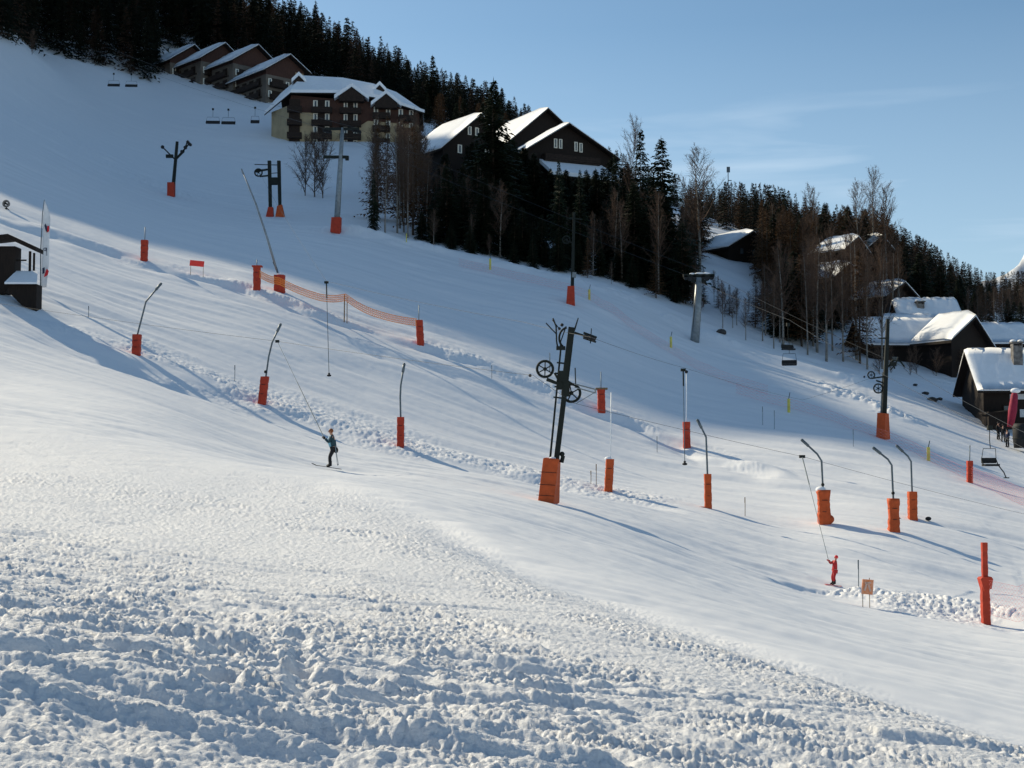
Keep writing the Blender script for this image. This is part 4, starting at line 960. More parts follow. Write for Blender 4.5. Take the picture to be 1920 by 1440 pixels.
wheel(P(1022, 693, -.25), .385, t); wheel(P(1072, 737, .25), .43, t, 5)
beam(P(1025, 712, -.15), P(1052, 722, 0), .16, .13).build('wheel_arm', M['steel'], t)
beam(P(1040, 700, -.1), P(1060, 735, 0), .10, .10).build('wheel_arm', M['steel'], t)
beam(P(1060, 712, 0), P(1076, 722, .2), .10, .10).build('wheel_arm', M['steel'], t)
for a, b_, r_ in ((994, 705, .075), (1054, 610, .08), (1049, 617, .07)): MB().ball(P(a, b_, -.2), r_, 12, 8).build('weight_ball', M['rubber'], t, True)
arc = [P(1066+17*math.cos(math.radians(q)), 634-20*math.sin(math.radians(q)), 0) for q in range(100, 235, 12)]
MB().tube(arc, .055, 6).build('rope_guide', M['steel'], t, True)
MB().tube([P(1062, 612, -.05), P(1052, 640, -.05), P(1050, 655, 0)], .03, 6).build('guide_strut', M['steel'], t)
MB().tube([P(1037, 597, -.1), P(1043, 612, -.1), P(1044, 640, -.05), P(1046, 652, 0)], .04, 6).tube([P(1024, 606, -.1), P(1037, 620, -.1), P(1043, 626, -.1)], .03, 6).tube([P(1036, 600, -.1), P(1049, 617, -.1)], .025, 6).build('catcher_arm', M['steel'], t, True)
for q in ((P(1052, 653, 0), (.42, .16, .18)), (P(1056, 706, 0), (.42, .28, .5)), (P(1054, 722, .05), (.5, .26, .45)), (P(1063, 730, 0), (.26, .24, .7))): MB().box(*q).build('drive_box', M['steel'], t)
MB().tube([P(1077, 720, .1), P(1118, 731, .1)], .035, 6).tube([P(1078, 726, .2), P(1116, 737, .2)], .03, 6).tube([P(1117, 731, .1), P(1117, 737, .2)], .04, 6).tube([P(1081, 757, .25), P(1116, 736, .2)], .02, 6).build('outrigger', M['galv'], t)
MB().tube([P(1080, 724, .1), P(1079, 690, .1)], .03, 6).build('guide_post', M['steel'], t)
MB().tube([P(1031, 698, -.2), P(1031, 662, -.2)], .025, 6).build('guide_post', M['galv'], t)
MB().tube([P(1053, 868, 0), P(1056, 855, 0)], .10, 8).ball(P(1054, 852), .12).build('cable_box', M['steel'], t)
# second tower, at the right
t, P, k = new_tower(1653, 822, 117, 'dark drag lift tower on an orange pad in front of the timber house')
MB().add([P(1641, 826, -.25), P(1655, 830, -.75), P(1668, 828, -.2), P(1655, 824, .5), P(1644, 777, -.25), P(1656, 779, -.7), P(1666, 778, -.2), P(1655, 776, .45)], [(0,3,2,1),(4,5,6,7),(0,1,5,4),(1,2,6,5),(2,3,7,6),(3,0,4,7)]).build('pad', M['orange'], t)
beam(P(1658, 782, 0), P(1668, 600, 0), .38, .26).build('mast', M['steel'], t)
beam(P(1653, 782, .2), P(1658, 700, .2), .09, .08).build('strut', M['galv'], t)
beam(P(1667, 636, 0), P(1650, 637, -.2), .14, .10).build('crossarm', M['steel'], t)
wheel(P(1634, 706, -.2), .30, t); wheel(P(1648, 731, 0), .40, t)
beam(P(1636, 712, -.1), P(1664, 708, 0), .13, .13).build('wheel_arm', M['steel'], t)
beam(P(1644, 716, 0), P(1662, 722, 0), .12, .12).build('wheel_arm', M['steel'], t)
MB().ball(P(1622, 709, 0), .09).build('weight_ball', M['rubber'], t, True)
ct = MB().tube([P(1668, 690, 0), P(1676, 678, 0), P(1690, 680, 0), P(1698, 690, 0)], .07, 6).tube([P(1672, 696, 0), P(1682, 684, 0), P(1686, 672, 0)], .06, 6).tube([P(1676, 676, .1), P(1680, 694, .1)], .06, 6).build('catcher_arm', M['steel'], t, True)
MB().box(P(1676, 685, 0), (.5, .3, .35)).build('drive_box', M['steel'], t)
# tower under the dark stand
t, P, k = new_tower(1070, 572, 144, 'slim dark lift tower on a red pad against the dark stand of spruces')
MB().add([P(1061, 576, -.3), P(1078, 576, -.3), P(1078, 574, .6), P(1062, 574, .6), P(1064, 538, -.2), P(1077, 538, -.2), P(1077, 537, .4), P(1065, 537, .4)], [(0,3,2,1),(4,5,6,7),(0,1,5,4),(1,2,6,5),(2,3,7,6),(3,0,4,7)]).build('pad', M['red'], t)
beam(P(1073, 545, 0), P(1077, 398, 0), .36, .24).build('mast', M['steel'], t)
beam(P(1076, 522, 0), P(1077, 512, 0), .42, .42).build('mast_collar', M['galv'], t)
beam(P(1068, 408, 0), P(1092, 412, -.3), .12, .10).build('crossarm', M['steel'], t); wheel(P(1062, 450, 0), .4, t)
beam(P(1063, 452, 0), P(1076, 456, 0), .1, .1).build('wheel_arm', M['steel'], t)
# far left tower with raised arms
t, P, k = new_tower(321, 368, 192, 'dark lift tower with two raised arms, highest one on the shaded piste')
MB().box(P(321, 357, 0), (.95, .9, 2.1)).build('pad', M['red'], t)
beam(P(325, 345, 0), P(331, 264, 0), .42, .34).build('mast', M['steel'], t)
beam(P(327, 298, 0), P(306, 277, -.2), .2, .16).build('crossarm', M['steel'], t)
beam(P(330, 296, 0), P(355, 268, -.2), .2, .16).build('crossarm', M['steel'], t)
MB().ball(P(304, 275, -.2), .26).build('weight_ball', M['rubber'], t, True)
st = MB().box(P(317, 292, 0), (1.0, .4, .45)).build('drive_box', M['steel'], t)
st = beam(P(343, 286, -.2), P(352, 262, -.2), .16, .14).build('sheave_train', M['steel'], t)
for a, b_ in ((341, 284), (347, 276), (352, 266), (356, 270)): MB().tube([P(a, b_, -.4), P(a, b_, .1)], .22, 10).build('sheave', M['rubber'], st)
beam(P(330, 298, 0), P(345, 283, 0), .12, .1).build('tie_bar', M['steel'], t)
# twin-mast return station
t, P, k = new_tower(515, 408, 189, 'twin-mast drag lift station joined by a box, two red pads, on the shaded piste')
MB().add([P(499, 410, -.4), P(513, 410, -.4), P(513, 408, .4), P(500, 408, .4), P(503, 391, -.3), P(512, 391, -.3), P(512, 391, .3), P(503, 391, .3)], [(0,3,2,1),(4,5,6,7),(0,1,5,4),(1,2,6,5),(2,3,7,6),(3,0,4,7)]).build('pad', M['red'], t)
MB().add([P(517, 410, -.4), P(534, 412, -.4), P(534, 410, .5), P(518, 409, .5), P(520, 389, -.3), P(529, 386, -.3), P(529, 386, .3), P(520, 388, .3)], [(0,3,2,1),(4,5,6,7),(0,1,5,4),(1,2,6,5),(2,3,7,6),(3,0,4,7)]).build('pad', M['orange'], t)
beam(P(507, 400, 0), P(504, 302, 0), .42, .44).build('mast', M['steel'], t); beam(P(525, 398, 0), P(522, 302, 0), .4, .44).build('mast', M['steel'], t)
MB().box(P(514, 341, 0), (1.1, .6, .95)).build('drive_box', M['steel'], t)
beam(P(476, 309, 0), P(522, 310, 0), .1, .1).build('crossarm', M['steel'], t); beam(P(478, 322, 0), P(505, 318, 0), .26, .22).build('crossarm', M['steel'], t); beam(P(486, 332, 0), P(505, 330, 0), .18, .2).build('crossarm', M['steel'], t)
wheel(P(484, 325, -.2), .5, t, 5, rim=.09); MB().tube([P(505, 326, 0), P(520, 325, 0)], .05).build('tie_bar', M['steel'], t)
# chairlift pylons
t, P, k = new_tower(630, 436, 167, 'tall grey tapering chairlift pylon on a red pad below the apartment block', 'chairlift_pylon', 'pylon')
MB().add([P(620, 436, -.5), P(638, 441, -.5), P(639, 438, .5), P(621, 436, .5), P(622, 408, -.45), P(640, 408, -.45), P(640, 408, .45), P(622, 408, .45)], [(0,3,2,1),(4,5,6,7),(0,1,5,4),(1,2,6,5),(2,3,7,6),(3,0,4,7)]).build('pad', M['red'], t)
MB().tube([P(631, 425, 0), P(635, 350, 0), P(638, 292, 0), P(641, 236, 0)], [.38, .33, .27, .22], 12).build('mast', M['galv'], t, True)
MB().box(P(628, 292, 0), (2.9, .35, .32)).box(P(650, 294, 0), (.4, .5, .5)).build('crossarm', M['steel'], t)
st = MB().box(P(640, 238, 0), (4.2, .35, .28)).build('top_crossarm', M['steel'], t)
for sx in (-1, 1):
    for j in range(4): MB().tube([P(640+sx*28+j*4-6, 241+j, -.15), P(640+sx*28+j*4-6, 241+j, .15)], .2, 10).build('sheave', M['rubber'], st)
t, P, k = new_tower(1303, 640, 154, 'grey steel chairlift pylon with snowy crossarm at the edge of the wood', 'chairlift_pylon', 'pylon')
MB().tube([P(1302, 648, 0), P(1308, 580, 0), P(1311, 520, 0)], [.52, .43, .34], 12).build('mast', M['galv'], t, True)
MB().tube([P(1297, 642, -.3), P(1303, 560, -.3), P(1307, 535, -.25)], .035).build('ladder', M['steel'], t)
st = MB().box(P(1311, 516, 0), (3.4, .4, .32)).box(P(1311, 526, 0), (1.6, .3, .3)).build('crossarm', M['steel'], t)
for j in range(7):
    MB().tube([P(1287+j*8, 520+(j % 2)*2, -.2), P(1287+j*8, 520+(j % 2)*2, .2)], .24, 10).build('sheave', M['rubber'], st)
MB().ball(P(1299, 513, 0), .35, sq=(1, .7, .35)).ball(P(1313, 512, 0), .42, sq=(1.2, .7, .3)).ball(P(1326, 512, 0), .4, sq=(1, .7, .35)).build('snow_cap', M['snowcap'], st, True)
# thin twin mast on the skyline
x, y, z = gp(1369, 300); t = thing('aerial_mast', 'thin twin-pole mast standing on the wooded skyline right of the wide bare tree', 'mast', (x, y, z))
zt = at(1369, 318, 300)[2]-z
MB().tube([(-.35, 0, 0), (-.35, 0, zt)], .09).tube([(.35, 0, 0), (.35, 0, zt-3)], .08).build('pole', M['pole'], t)
MB().box((-.3, 0, zt), (.7, .3, 1.2)).build('antenna_box', M['pole'], t)
for q in (2.4, 4): MB().box((0, 0, zt-q), (.8, .2, .15)).build('crossbar', M['pole'], t)

# ---------------------------------------------------------------- cables
def cable(name, pts, label, sag=0.01, r=.009, group=None):
    P = [Vector(p) for p in pts]; out = []
    for i in range(len(P)-1):
        n = 14; L_ = (P[i+1]-P[i]).length
        for j in range(n): f = j/n; q = P[i].lerp(P[i+1], f); q.z -= 4*sag*L_*f*(1-f); out.append(q)
    out.append(P[-1]); return tag(MB().tube(out, r, 5).build(name, M['cable'], None), label, 'cable', group)
def tie(u, v, d): return at(u, v, d)
cable('drag_cable', [tie(484, 318, 189), tie(612, 527, 93), tie(982, 604, 70), tie(1107, 632, 61), tie(1284, 690, 78), tie(1505, 750, 100), tie(1640, 706, 117)], 'upper drag lift cable running through the tops of the dark green towers', .004)
cable('drag_cable', [tie(-60, 560, 92), tie(521, 640, 74), tie(1000, 704, 61), tie(1076, 756, 61), tie(1505, 856, 73), tie(1930, 966, 92)], 'lower drag lift cable carrying the two tow lines of the skiers', .003)
cable('chairlift_cable', [tie(180, 95, 262), tie(612, 242, 167), tie(1287, 516, 154), tie(1480, 600, 128), tie(1858, 806, 86), tie(1960, 860, 78)], 'chairlift cable along the wood edge with a double chair on it', .006, .014)
cable('chairlift_cable', [tie(200, 88, 260), tie(668, 240, 167), tie(1335, 516, 154), tie(1700, 690, 120), tie(1960, 830, 90)], 'rear chairlift cable passing closest to the wood', .006, .014)
# ---------------------------------------------------------------- tow hangers
def hanger(top, bottom, label, plat=True):
    a, b = Vector(top), Vector(bottom); t = thing('tow_hanger', label, 'tow hanger', tuple(a)); q = b-a
    MB().box((0, 0, -.05), (.28, .12, .16)).build('cable_grip', M['steel'], t)
    MB().tube([(0, 0, -.1), q*.18], .045, 6).build('spring_tube', M['steel'], t)
    MB().tube([q*.17, q*.985], .022, 6).build('tow_rod', M['pole'], t)
    if plat: MB().ball(q, .15, 12, 8, sq=(1, 1, .5)).ball(q+Vector((0, 0, .12)), .07).build('platter', M['rubber'], t, True)
    return t
hanger(tie(612, 528, 93), tie(617, 704, 90), 'empty platter hanging straight down in front of the orange net')
hanger(tie(1281, 692, 78), tie(1284, 870, 78), 'empty platter hanging beside the red post with the white rod')
# ---------------------------------------------------------------- chairs
def chair(u, v, d, label, big=1.0, tilt=0, w=None):
    g = 'chairs hanging on the chairlift'; x, y, z = at(u, v, d); t = thing('lift_chair', label, 'lift chair', (x, y, z), tilt, g); w = (w or 1.15)*big
    MB().tube([(0, 0, 2.3*big), (0, .05, 1.5*big), (0, -.05, 1.05*big)], .025).box((0, 0, 2.3*big), (.3, .2, .3)).build('hanger', M['steel'], t)
    MB().tube([(-w/2, .2, .35), (-w*.42, .1, 1.02*big), (w*.42, .1, 1.02*big), (w/2, .2, .35)], .022).build('frame', M['steel'], t)
    MB().box((0, -.05, 0), (w, .5, .14)).build('seat', M['rubber'], t)
    MB().box((0, .22, .28), (w, .08, .34)).build('backrest', M['rubber'], t)
    MB().tube([(-w/2, -.05, 0), (-w/2, .2, .35)], .035).tube([(w/2, -.05, 0), (w/2, .2, .35)], .035).build('armrest', M['steel'], t)
    return t
for u, v, d, lb in ((213, 161, 258, 'left of the highest pair of hanging lift chairs, above the upper piste'), (246, 162, 257, 'right of the highest pair of hanging lift chairs, left of the stepped houses'),
                    (399, 231, 222, 'left of the second pair of hanging lift chairs, below the stepped houses'), (428, 232, 221, 'right of the second pair of hanging lift chairs, below the stepped houses'),
                    (478, 230, 210, 'single lift chair at the foot of the left wing of the apartment block')):
    chair(u, v, d, lb, 1.0, .05, 2.2 if u < 470 else 1.3)
chair(1478, 655, 128, 'upper of two lift chairs at the foot of the birch wood', 1, .3, 1.2); chair(1480, 684, 126, 'lower lift chair with a wide dark seat at the foot of the birch wood', 1, -.2, 1.3)
c = chair(1857, 872, 86, 'nearest hanging lift chair in front of the nets, close to the right edge', 1.0, .12, .95)
MB().tube([(.45, -.2, -.05), (.62, -.5, -.45), (.75, -.5, -.75)], .035).box((.78, -.5, -.78), (.32, .12, .06)).build('footrest', M['steel'], c)
# ---------------------------------------------------------------- nets, stakes, signs
def net(name, line, h0, h1, cellw, r, m, label, cat='safety net', group=None, abs_z=False, rows=4):
    # line: list of (u, d); a lattice of real cords
    P = []
    for i in range(len(line)-1):
        (ua, da, *za), (ub, db, *zb) = line[i], line[i+1]; A = gp(ua, da); B = gp(ub, db); L_ = math.dist(A[:2], B[:2]); n = max(1, int(L_/cellw))
        for j in range(n):
            f = j/n; x = A[0]+(B[0]-A[0])*f; y = A[1]+(B[1]-A[1])*f
            if abs_z: z = za[0]*(1-f)+zb[0]*f-math.sin(f*math.pi)*0.12
            else: z = None
            P.append((x, y, z))
    xs = np.array([p[0] for p in P]); ys = np.array([p[1] for p in P]); zz = base(xs, ys)+detail(xs, ys) if not abs_z else np.array([p[2] for p in P])
    mb = MB(); H_ = [h0+(h1-h0)*q/(rows) for q in range(rows+1)]
    for q, hh in enumerate(H_):
        rr = r*1.8 if q in (0, rows) else r
        mb.tube([(x, y, z+hh) for x, y, z in zip(xs, ys, zz)], rr, 3, False)
    for s_ in (1, -1):
        for i in range(0, len(P)-1):
            a, b = (i, i+1) if s_ > 0 else (i+1, i)
            for q in range(rows): mb.tube([(xs[a], ys[a], zz[a]+H_[q]), (xs[b], ys[b], zz[b]+H_[q+1])], r, 3, False)
    o = mb.build(name, M[m], None); return tag(o, label, cat, group)
zA, zB = at(486, 512, 119)[2], at(524, 528, 118)[2]; zC = at(600, 556, 118)[2]; zD = at(648, 556, 117.5)[2]; zE = at(700, 585, 117)[2]; zF = at(783, 604, 117)[2]
net('orange_net', [(486, 119, zA), (524, 117.2, zB), (600, 118, zC), (648, 117.5, zD), (700, 117, zE), (785, 116.6, zF)], -.35, .22, .17, .017, 'net_orange', 'orange plastic net band strung between red padded posts along the ridge', 'net', None, True, 3)
x, y, z = on(648, 117.6); t = tag(MB().tube([(-.12, 0, -.3), (-.1, 0, at(648, 552, 117.6)[2]-z)], .05).tube([(.12, 0, -.3), (.12, 0, at(648, 556, 117.6)[2]-z)], .035).build('wooden_stake', M['bamboo'], None), 'wooden stake pair propping the orange net between the padded posts', 'stake'); t.location = (x, y, z)
net('pink_net', [(1822, 106), (1960, 96)], .1, 1.3, .22, .004, 'net_pink', 'faded pink safety net starting at the slim red post, right edge', rows=7)
net('pink_net', [(1856, 53), (1990, 50)], .5, 1.8, .16, .0028, 'net_pink', 'faded pink safety net beside the tall double red post', rows=8)
net('pink_net', [(860, 158), (1000, 155), (1100, 150), (1230, 141), (1330, 136), (1450, 130)], .1, .9, .6, .005, 'net_pink', 'thin pink safety net along the upper piste edge below the dark stand', rows=3)
net('pink_net', [(1380, 130), (1560, 122), (1700, 114), (1820, 107)], .1, .9, .6, .005, 'net_pink', 'thin pink safety net running past the second lift tower', rows=3)
x, y, z = on(369, 121); zb = at(369, 494, 121)[2]-z
t = thing('red_banner', 'small red banner standing on the snow ridge between two padded posts', 'banner', (x, y, z))
MB().box((0, 0, zb), (1.25, .05, .5), Matrix.Rotation(.1, 3, 'Y')).build('cloth', M['banner'], t); MB().tube([(-.55, .04, -.2), (-.55, .04, zb+.3)], .02).tube([(.55, .04, -.2), (.55, .04, zb+.2)], .02).build('stake', M['bamboo'], t)
# stakes: thin poles one can see in the snow
STK = [(166,590,612,96,'pole'),(440,708,738,90,'pole'),(922,670,695,112,'pole'),(1108,895,920,82,'bamboo'),(1118,880,920,82,'bamboo'),(1397,910,945,80,'bamboo'),(1610,1090,1146,60,'pole'),(1232,812,842,104,'pole'),(1430,730,765,118,'pole'),(1452,735,770,117,'pole'),(1600,790,822,112,'pole')]
for i, (u, vt, vb, d, m) in enumerate(STK):
    x, y, z = on(u, d); h = (vb-vt)*d/F
    o = MB().tube([(0, 0, -.3), (.01, 0, h)], .02, 6).tube([(0, 0, h*.7), (0, 0, h)], .028, 6).build('marker_stake', M[m], None); o.location = (x, y, z)
    tag(o, 'thin marker stake standing alone in the piste snow', 'stake', 'thin marker stakes in the snow')
for i, (u, vt, vb, d, lb) in enumerate([(919, 483, 512, 160, 'beside the dark stand, the leftmost one'), (1105, 543, 570, 150, 'right of the slim tower under the dark stand'), (1258, 612, 640, 142, 'left of the snowy pylon'), (1479, 705, 740, 124, 'below the wide spruce, with a dark stick'), (1741, 800, 835, 112, 'right of the second lift tower'), (762, 436, 458, 166, 'at the left end of the dark stand')]):
    x, y, z = on(u, d); h = (vb-vt)*d/F; t = thing('padded_stake', 'faded yellow padded stake '+lb, 'stake', (x, y, z), 0, 'yellow padded stakes along the piste edge')
    MB().tube([(0, 0, -.2), (0, 0, h*.72)], .13 if i < 5 else .06, 8).build('pad', M['yellow'], t); MB().tube([(0, 0, h*.7), (.12, 0, h+.1)], .04, 6).build('stick', M['pole'], t)
# orange warning board
x, y, z = on(1627, 60.5, 1140); k = 60.5/F; t = thing('warning_board', 'small faded orange warning cloth with pale mark on two thin stakes', 'sign', (x, y, z), .35)
zc = (1138-1103)*k
MB().box((0, 0, zc), (22*k, .03, 25*k), Matrix.Rotation(.10, 3, 'Y')).build('board', M['board'], t)
MB().box((-.10, -.03, zc+.02), (.09, .02, .34), Matrix.Rotation(.35, 3, 'Y')).box((.07, -.03, zc-.04), (.08, .02, .30), Matrix.Rotation(-.3, 3, 'Y')).box((0, -.03, zc+.16), (.28, .02, .06)).build('mark', M['sign_pale'], t)
MB().tube([(-.2, .04, -.3), (-.2, .04, zc+.2)], .014, 6).tube([(.12, .04, -.3), (.12, .04, zc+.35)], .014, 6).build('stake', M['bamboo'], t)
# closed parasol and dark barrel by the house
x, y, z = on(1902, 134); z = at(1902, 812, 134)[2]; t = thing('closed_parasol', 'closed maroon parasol capped with snow before the nearest timber house', 'parasol', (x, y, z))
MB().tube([(-.35, 0, .6), (-.1, 0, 2.2), (.1, 0, 3.6), (.15, 0, 4.3)], [.30, .42, .34, .10], 9).build('canopy', M['maroon'], t, True)
MB().tube([(0, 0, -.6), (0, 0, 1.0)], .05).build('pole', M['pole'], t); MB().ball((.2, 0, 4.1), .45, sq=(1.1, 1, .6)).build('snow_cap', M['snowcap'], t, True)
x, y, z = on(1917, 130); z = at(1917, 832, 130)[2]; t = thing('barrel', 'large dark barrel in shade at the right edge below the parasol', 'barrel', (x, y, z))
MB().tube([(0, 0, -.4), (0, 0, .5), (0, 0, 1.6), (0, 0, 1.9)], [.75, .85, .85, .7], 14).build('body', M['rubber'], t, True); MB().ring((0, 0, .5), .86, .04, ax='z').ring((0, 0, 1.5), .86, .04, ax='z').build('hoop', M['steel'], t)
# rocks and scrub on the bank below the village
for i, (u, d, s_) in enumerate([(1735, 152, .3), (1762, 150, .25), (1716, 155, .2), (1748, 149, .4), (1352, 160, .5)]):
    x, y, z = on(u, d); g = random.Random(i); mb = MB().ball((0, 0, .1), s_, 9, 6, sq=(1.4, 1, .7)); mb.v = [(a*(1+g.uniform(-.2, .2)), b*(1+g.uniform(-.2, .2)), c*(1+g.uniform(-.2, .2))) for a, b, c in mb.v]
    o = mb.build('rock', M['rock'], None); o.location = (x, y, z); tag(o, 'dark rock poking out of the snow bank near the wood', 'rock', 'rocks in the snow bank')
# ---------------------------------------------------------------- people
def skin(name, nodes, edges, m, parent, root=0, lev=2):
    # nodes: [(x,y,z,r)]; one continuous surface grown round the joints
    me = bpy.data.meshes.new('tmp'); me.from_pydata([n[:3] for n in nodes], edges, []); me.update()
    o = bpy.data.objects.new('tmp', me); COL.objects.link(o)
    o.modifiers.new('s', 'SKIN'); 
    if not me.skin_vertices: me.skin_vertices.new() if hasattr(me.skin_vertices, 'new') else None
    sv = me.skin_vertices[0].data
    for i, n in enumerate(nodes):
        r = n[3] if isinstance(n[3], tuple) else (n[3], n[3]); sv[i].radius = r; sv[i].use_root = (i == root)
    s = o.modifiers.new('b', 'SUBSURF'); s.levels = lev; s.render_levels = lev
    dg = bpy.context.evaluated_depsgraph_get(); dg.update()
    out = bpy.data.meshes.new_from_object(o.evaluated_get(dg)); bpy.data.objects.remove(o)
    out.name = name; out.materials.clear(); out.materials.append(m); out.polygons.foreach_set('use_smooth', [True]*len(out.polygons))
    r = bpy.data.objects.new(name, out); COL.objects.link(r); r.parent = parent; return r
def hand(mb, w, d, s):           # gloved hand: palm, four unequal curled fingers and a thumb
    w = Vector(w); d = Vector(d).normalized(); side = d.cross(Vector((0, 0, 1))).normalized(); up = side.cross(d)
    mb.ball(w+d*.045*s, .042*s, 8, 6)
    for i, l in enumerate((.062, .072, .068, .052)):
        b = w+d*.07*s+side*(i-1.5)*.019*s; a = b+d*l*.5*s-up*.010*s; c = a+d*l*.22*s-up*.035*s
        mb.tube([b, a, c], [.0095*s, .0085*s, .006*s], 6)
    b = w+d*.03*s+side*.035*s; mb.tube([b, b+side*.022*s+d*.022*s, b+side*.012*s+d*.05*s-up*.02*s], [.011*s, .009*s, .007*s], 6)
def person(label, loc, J, mats, h=1.75, rotz=0, group=None, hair=True, hood=False):
    # J: joints in metres for a 1.75 m body facing -x: head, neck, chest, pelvis, and per side (L,R) shoulder, elbow, wrist, hip, knee, ankle, toe
    t = thing('person', label, 'person', loc, rotz, group); s = h/1.75; t.scale = (s, s, s)
    up_m, low_m, glove_m, boot_m, head_m = mats
    N = []; E = []
    def n(p, r): N.append((*p, r)); return len(N)-1
    pel = n(J['pelvis'], .115); ch = n(J['chest'], .125); E.append((pel, ch)); nk = n(J['neck'], .055); E.append((ch, nk)); hd0 = n(Vector(J['head'])-Vector((0, 0, .05)), .075); E.append((nk, hd0)); hd = n(Vector(J['head'])+Vector((0, 0, .05)), .088); E.append((hd0, hd))
    for S_ in 'LR':
        sh = n(J['sh'+S_], .058); E.append((ch, sh)); el = n(J['el'+S_], .042); E.append((sh, el)); wr = n(J['wr'+S_], .030); E.append((el, wr))
        hp = n(J['hp'+S_], .085); E.append((pel, hp)); kn = n(J['kn'+S_], .062); E.append((hp, kn)); an = n(J['an'+S_], .042); E.append((kn, an))
    skin('body', N, E, M['skin'], t)
    N2 = []; E2 = []
    def m2(p, r): N2.append((*p, r)); return len(N2)-1
    P0 = Vector(J['pelvis']); C0 = Vector(J['chest'])
    a = m2(P0-Vector((0, 0, .05)), .150); b = m2(P0.lerp(C0, .5), .145); c = m2(C0, .158); d = m2(Vector(J['neck'])-Vector((0, 0, .02)), .075); E2 += [(a, b), (b, c), (c, d)]
    for S_ in 'LR':
        sh = m2(J['sh'+S_], .078); el = m2(J['el'+S_], .060); wr = m2(J['wr'+S_], .046); E2 += [(c, sh), (sh, el), (el, wr)]
    skin('jacket', N2, E2, M[up_m], t, 1)
    N3 = []; E3 = []
    def m3(p, r): N3.append((*p, r)); return len(N3)-1
    a = m3(P0, .135)
    for S_ in 'LR':
        hp = m3(J['hp'+S_], .105); kn = m3(J['kn'+S_], .085); an = m3(Vector(J['an'+S_])+Vector((0, 0, .06)), .075); E3 += [(a, hp), (hp, kn), (kn, an)]
    skin('trousers', N3, E3, M[low_m], t)
    for S_ in 'LR':
        A = Vector(J['an'+S_]); T = Vector(J['to'+S_]); MB().tube([A+Vector((0, 0, .20)), A+Vector((0, 0, .05)), A-Vector((0, 0, .03))], [.072, .07, .07], 10).tube([A-(T-A)*.35, A.lerp(T, .5), T], [.055, .06, .045], 10).build('boot', M[boot_m], t, True)
        g = MB(); hand(g, J['wr'+S_], Vector(J['wr'+S_])-Vector(J['el'+S_]), 1.25); g.build('glove', M[glove_m], t, True)
    H = Vector(J['head']); f = MB().ball(H+Vector((-.10, 0, -.005)), .018, 8, 6, (1.3, .8, 1.2)); f.build('nose', M['skin'], t, True)
    MB().ball(H+Vector((-.088, -.034, .03)), .012).ball(H+Vector((-.088, .034, .03)), .012).build('eyes', M['black'], t, True)
    MB().ball(H+Vector((-.092, 0, -.055)), .02, 8, 6, (.5, 1.3, .35)).build('mouth', M['redprint'], t, True)
    MB().ball(H+Vector((.005, -.092, 0)), .022, 8, 6, (.7, .4, 1.2)).ball(H+Vector((.005, .092, 0)), .022, 8, 6, (.7, .4, 1.2)).build('ears', M['skin'], t, True)
    MB().ball(H+Vector((.028, 0, .045)), .112, 14, 9, (.98, .95, 1.0)).build('hair' if hair else 'hat', M[head_m], t, True)
    return t
def rope_to(t): pass
x, y, z = on(620, 61, 881)
J1 = dict(head=(-.02, 0, 1.63), neck=(.05, 0, 1.50), chest=(.09, 0, 1.30), pelvis=(.14, 0, .90), shL=(.06, -.19, 1.42), elL=(-.07, -.21, 1.14), wrL=(-.25, -.13, 1.30), shR=(.06, .19, 1.42), elR=(-.10, .20, 1.16), wrR=(-.27, .10, 1.34),
          hpL=(.12, -.10, .84), knL=(-.03, -.12, .50), anL=(.0, -.12, .12), toL=(-.15, -.12, .05), hpR=(.12, .10, .84), knR=(-.06, .12, .50), anR=(-.05, .12, .14), toR=(-.20, .12, .07))
p1 = person('skier in a dark teal jacket and black trousers, facing left, holding the tow line', (x, y, z+.09), J1, ('jacket', 'black', 'black', 'black', 'hair'), 1.75)
MB().tube([(-.05, -.06, 1.42), (-.075, -.06, 1.2), (.0, -.07, .95)], [.045, .085, .06], 8).tube([(-.05, .06, 1.42), (-.075, .06, 1.2), (.0, .07, .95)], [.045, .085, .06], 8).build('jacket_lit_chest', M['jacket_lit'], p1, True)  # lit front of the jacket, laid on in the paler blue
MB().ball((.24, 0, .80), .13, sq=(.8, 1.2, 1.1)).build('waist_bag', M['black'], p1, True)
sl_x = (ground(x-.8, y)-ground(x+.5, y))/1.3
for s_ in (-.12, .12):
    MB().add([(a, s_+b, c+h) for h in (0, .02) for a, b, c in ((-.85, -.03, .85*sl_x+.06), (-.65, -.045, .65*sl_x), (.48, -.045, -.48*sl_x), (.48, .045, -.48*sl_x), (-.65, .045, .65*sl_x), (-.85, .03, .85*sl_x+.06))], [(0,5,4,1),(1,4,3,2),(6,7,10,11),(7,8,9,10),(0,1,7,6),(1,2,8,7),(2,3,9,8),(3,4,10,9),(4,5,11,10),(5,0,6,11)]).build('ski', M['rubber'], p1)
MB().tube([(.22, -.2, 1.0), (.34, -.22, .10)], .012, 6).tube([(.22, -.16, 1.0), (.38, -.18, .12)], .012, 6).ball((.35, -.22, .14), .03).build('ski_poles', M['galv'], p1)
a = Vector(tie(520, 640, 74)); b = Vector((x, y, z))+Vector((-.26, 0, 1.36)); t = thing('tow_hanger', 'tow line running down left to right into the hands of the teal-jacketed skier', 'tow hanger', tuple(a))
q = b-a; MB().box((0, 0, 0), (.2, .12, .14)).build('cable_grip', M['steel'], t); MB().tube([(0, 0, 0), q*.45], .012, 6).tube([q*.45, q], .02, 6).build('tow_rod', M['pole'], t)
x, y, z = on(1565, 60, 1100)
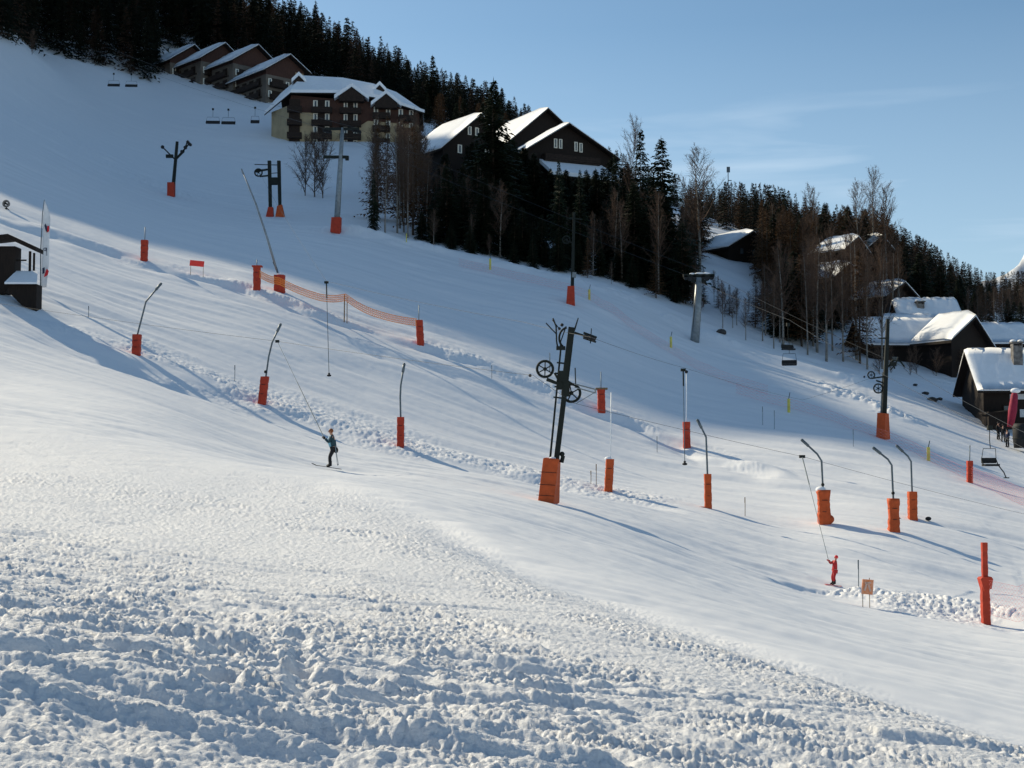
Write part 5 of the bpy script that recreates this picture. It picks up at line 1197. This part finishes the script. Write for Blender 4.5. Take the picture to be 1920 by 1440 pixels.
J2 = dict(head=(.10, 0, 1.60), neck=(.08, 0, 1.46), chest=(.02, 0, 1.26), pelvis=(.04, 0, .86), shL=(.0, -.18, 1.38), elL=(-.14, -.20, 1.24), wrL=(-.30, -.12, 1.40), shR=(.0, .18, 1.38), elR=(-.16, .18, 1.24), wrR=(-.34, .08, 1.42),
          hpL=(.02, -.09, .80), knL=(-.08, -.11, .48), anL=(-.04, -.11, .12), toL=(-.20, -.11, .05), hpR=(.02, .09, .80), knR=(-.10, .11, .48), anR=(-.06, .11, .13), toR=(-.22, .11, .06))
p2 = person('small child in a red ski suit leaning back on the tow line', (x, y, z+.03), J2, ('redsuit', 'redsuit', 'redsuit', 'black', 'redprint'), 1.30, .15, None, False)
for s_ in (-.12, .12): MB().box((-.10, s_, .0), (.95, .08, .02), Matrix.Rotation(.12, 3, 'Y')).build('ski', M['redprint'], p2)
a = Vector(tie(1504, 856, 73)); b = Vector((x, y, z))+Vector((-.33, 0, 1.42))*(1.30/1.75); t = thing('tow_hanger', 'tow line running down from the low cable to the red-suited child', 'tow hanger', tuple(a))
q = b-a; MB().box((0, 0, 0), (.3, .14, .16)).build('cable_grip', M['steel'], t); MB().tube([(0, 0, 0), q*.3], .03, 6).tube([q*.3, q], .014, 6).build('tow_rod', M['pole'], t)
JS = dict(head=(-.02, 0, 1.63), neck=(0, 0, 1.48), chest=(0, 0, 1.28), pelvis=(0, 0, .92), shL=(0, -.19, 1.42), elL=(.02, -.24, 1.14), wrL=(-.08, -.22, .92), shR=(0, .19, 1.42), elR=(.02, .24, 1.14), wrR=(-.06, .24, .92),
          hpL=(0, -.10, .86), knL=(-.02, -.12, .50), anL=(0, -.13, .10), toL=(-.15, -.14, .05), hpR=(0, .10, .86), knR=(-.02, .12, .50), anR=(.02, .13, .10), toR=(-.13, .14, .05))
for (u, v, d, rz, m, lb) in ((1889, 832, 131, .5, 'ink', 'person in dark blue standing before the nearest timber house, rightmost of the three'), (1872, 815, 134, 2.2, 'black', 'person in black standing before the nearest timber house, leftmost of the three'), (1881, 819, 133.5, 4.0, 'black', 'person in dark clothes standing between the two others by the timber house')):
    x, y, z = on(u, d); person(lb, (x, y, z), JS, (m, 'black', 'black', 'black', 'black'), 1.72, rz, None, False)
# ---------------------------------------------------------------- far mountain
def mountain():
    n, mth = 190, 90
    X, Y = np.meshgrid(np.linspace(700, 3000, n), np.linspace(3500, 5200, mth))
    rid = 690*np.exp(-((X-1930)/900)**2)*np.exp(-((Y-4400)/600)**2)
    rg = sum((1-np.abs(vn(X/q+Y/q*.3, Y/q-X/q*.25, 9+k)))*0.5**k for k, q in enumerate((330., 160., 80., 40.)))
    Z = -100+rid*(0.72+0.34*rg)
    V = np.stack([X, Y, Z], -1).reshape(-1, 3); I = (np.arange(mth-1)[:, None]*n+np.arange(n-1)[None]).ravel(); Fc = np.stack([I, I+1, I+n+1, I+n], -1)
    m = mat('mountain_snow', (0.30, 0.32, 0.36), .8, 0, .010, col2=(.88, .89, .91))
    me = np_mesh('far_mountain', V, Fc, [m]); o = bpy.data.objects.new('far_mountain', me); COL.objects.link(o); o['kind'] = 'structure'
mountain()
print('all', round(time.time()-T0))
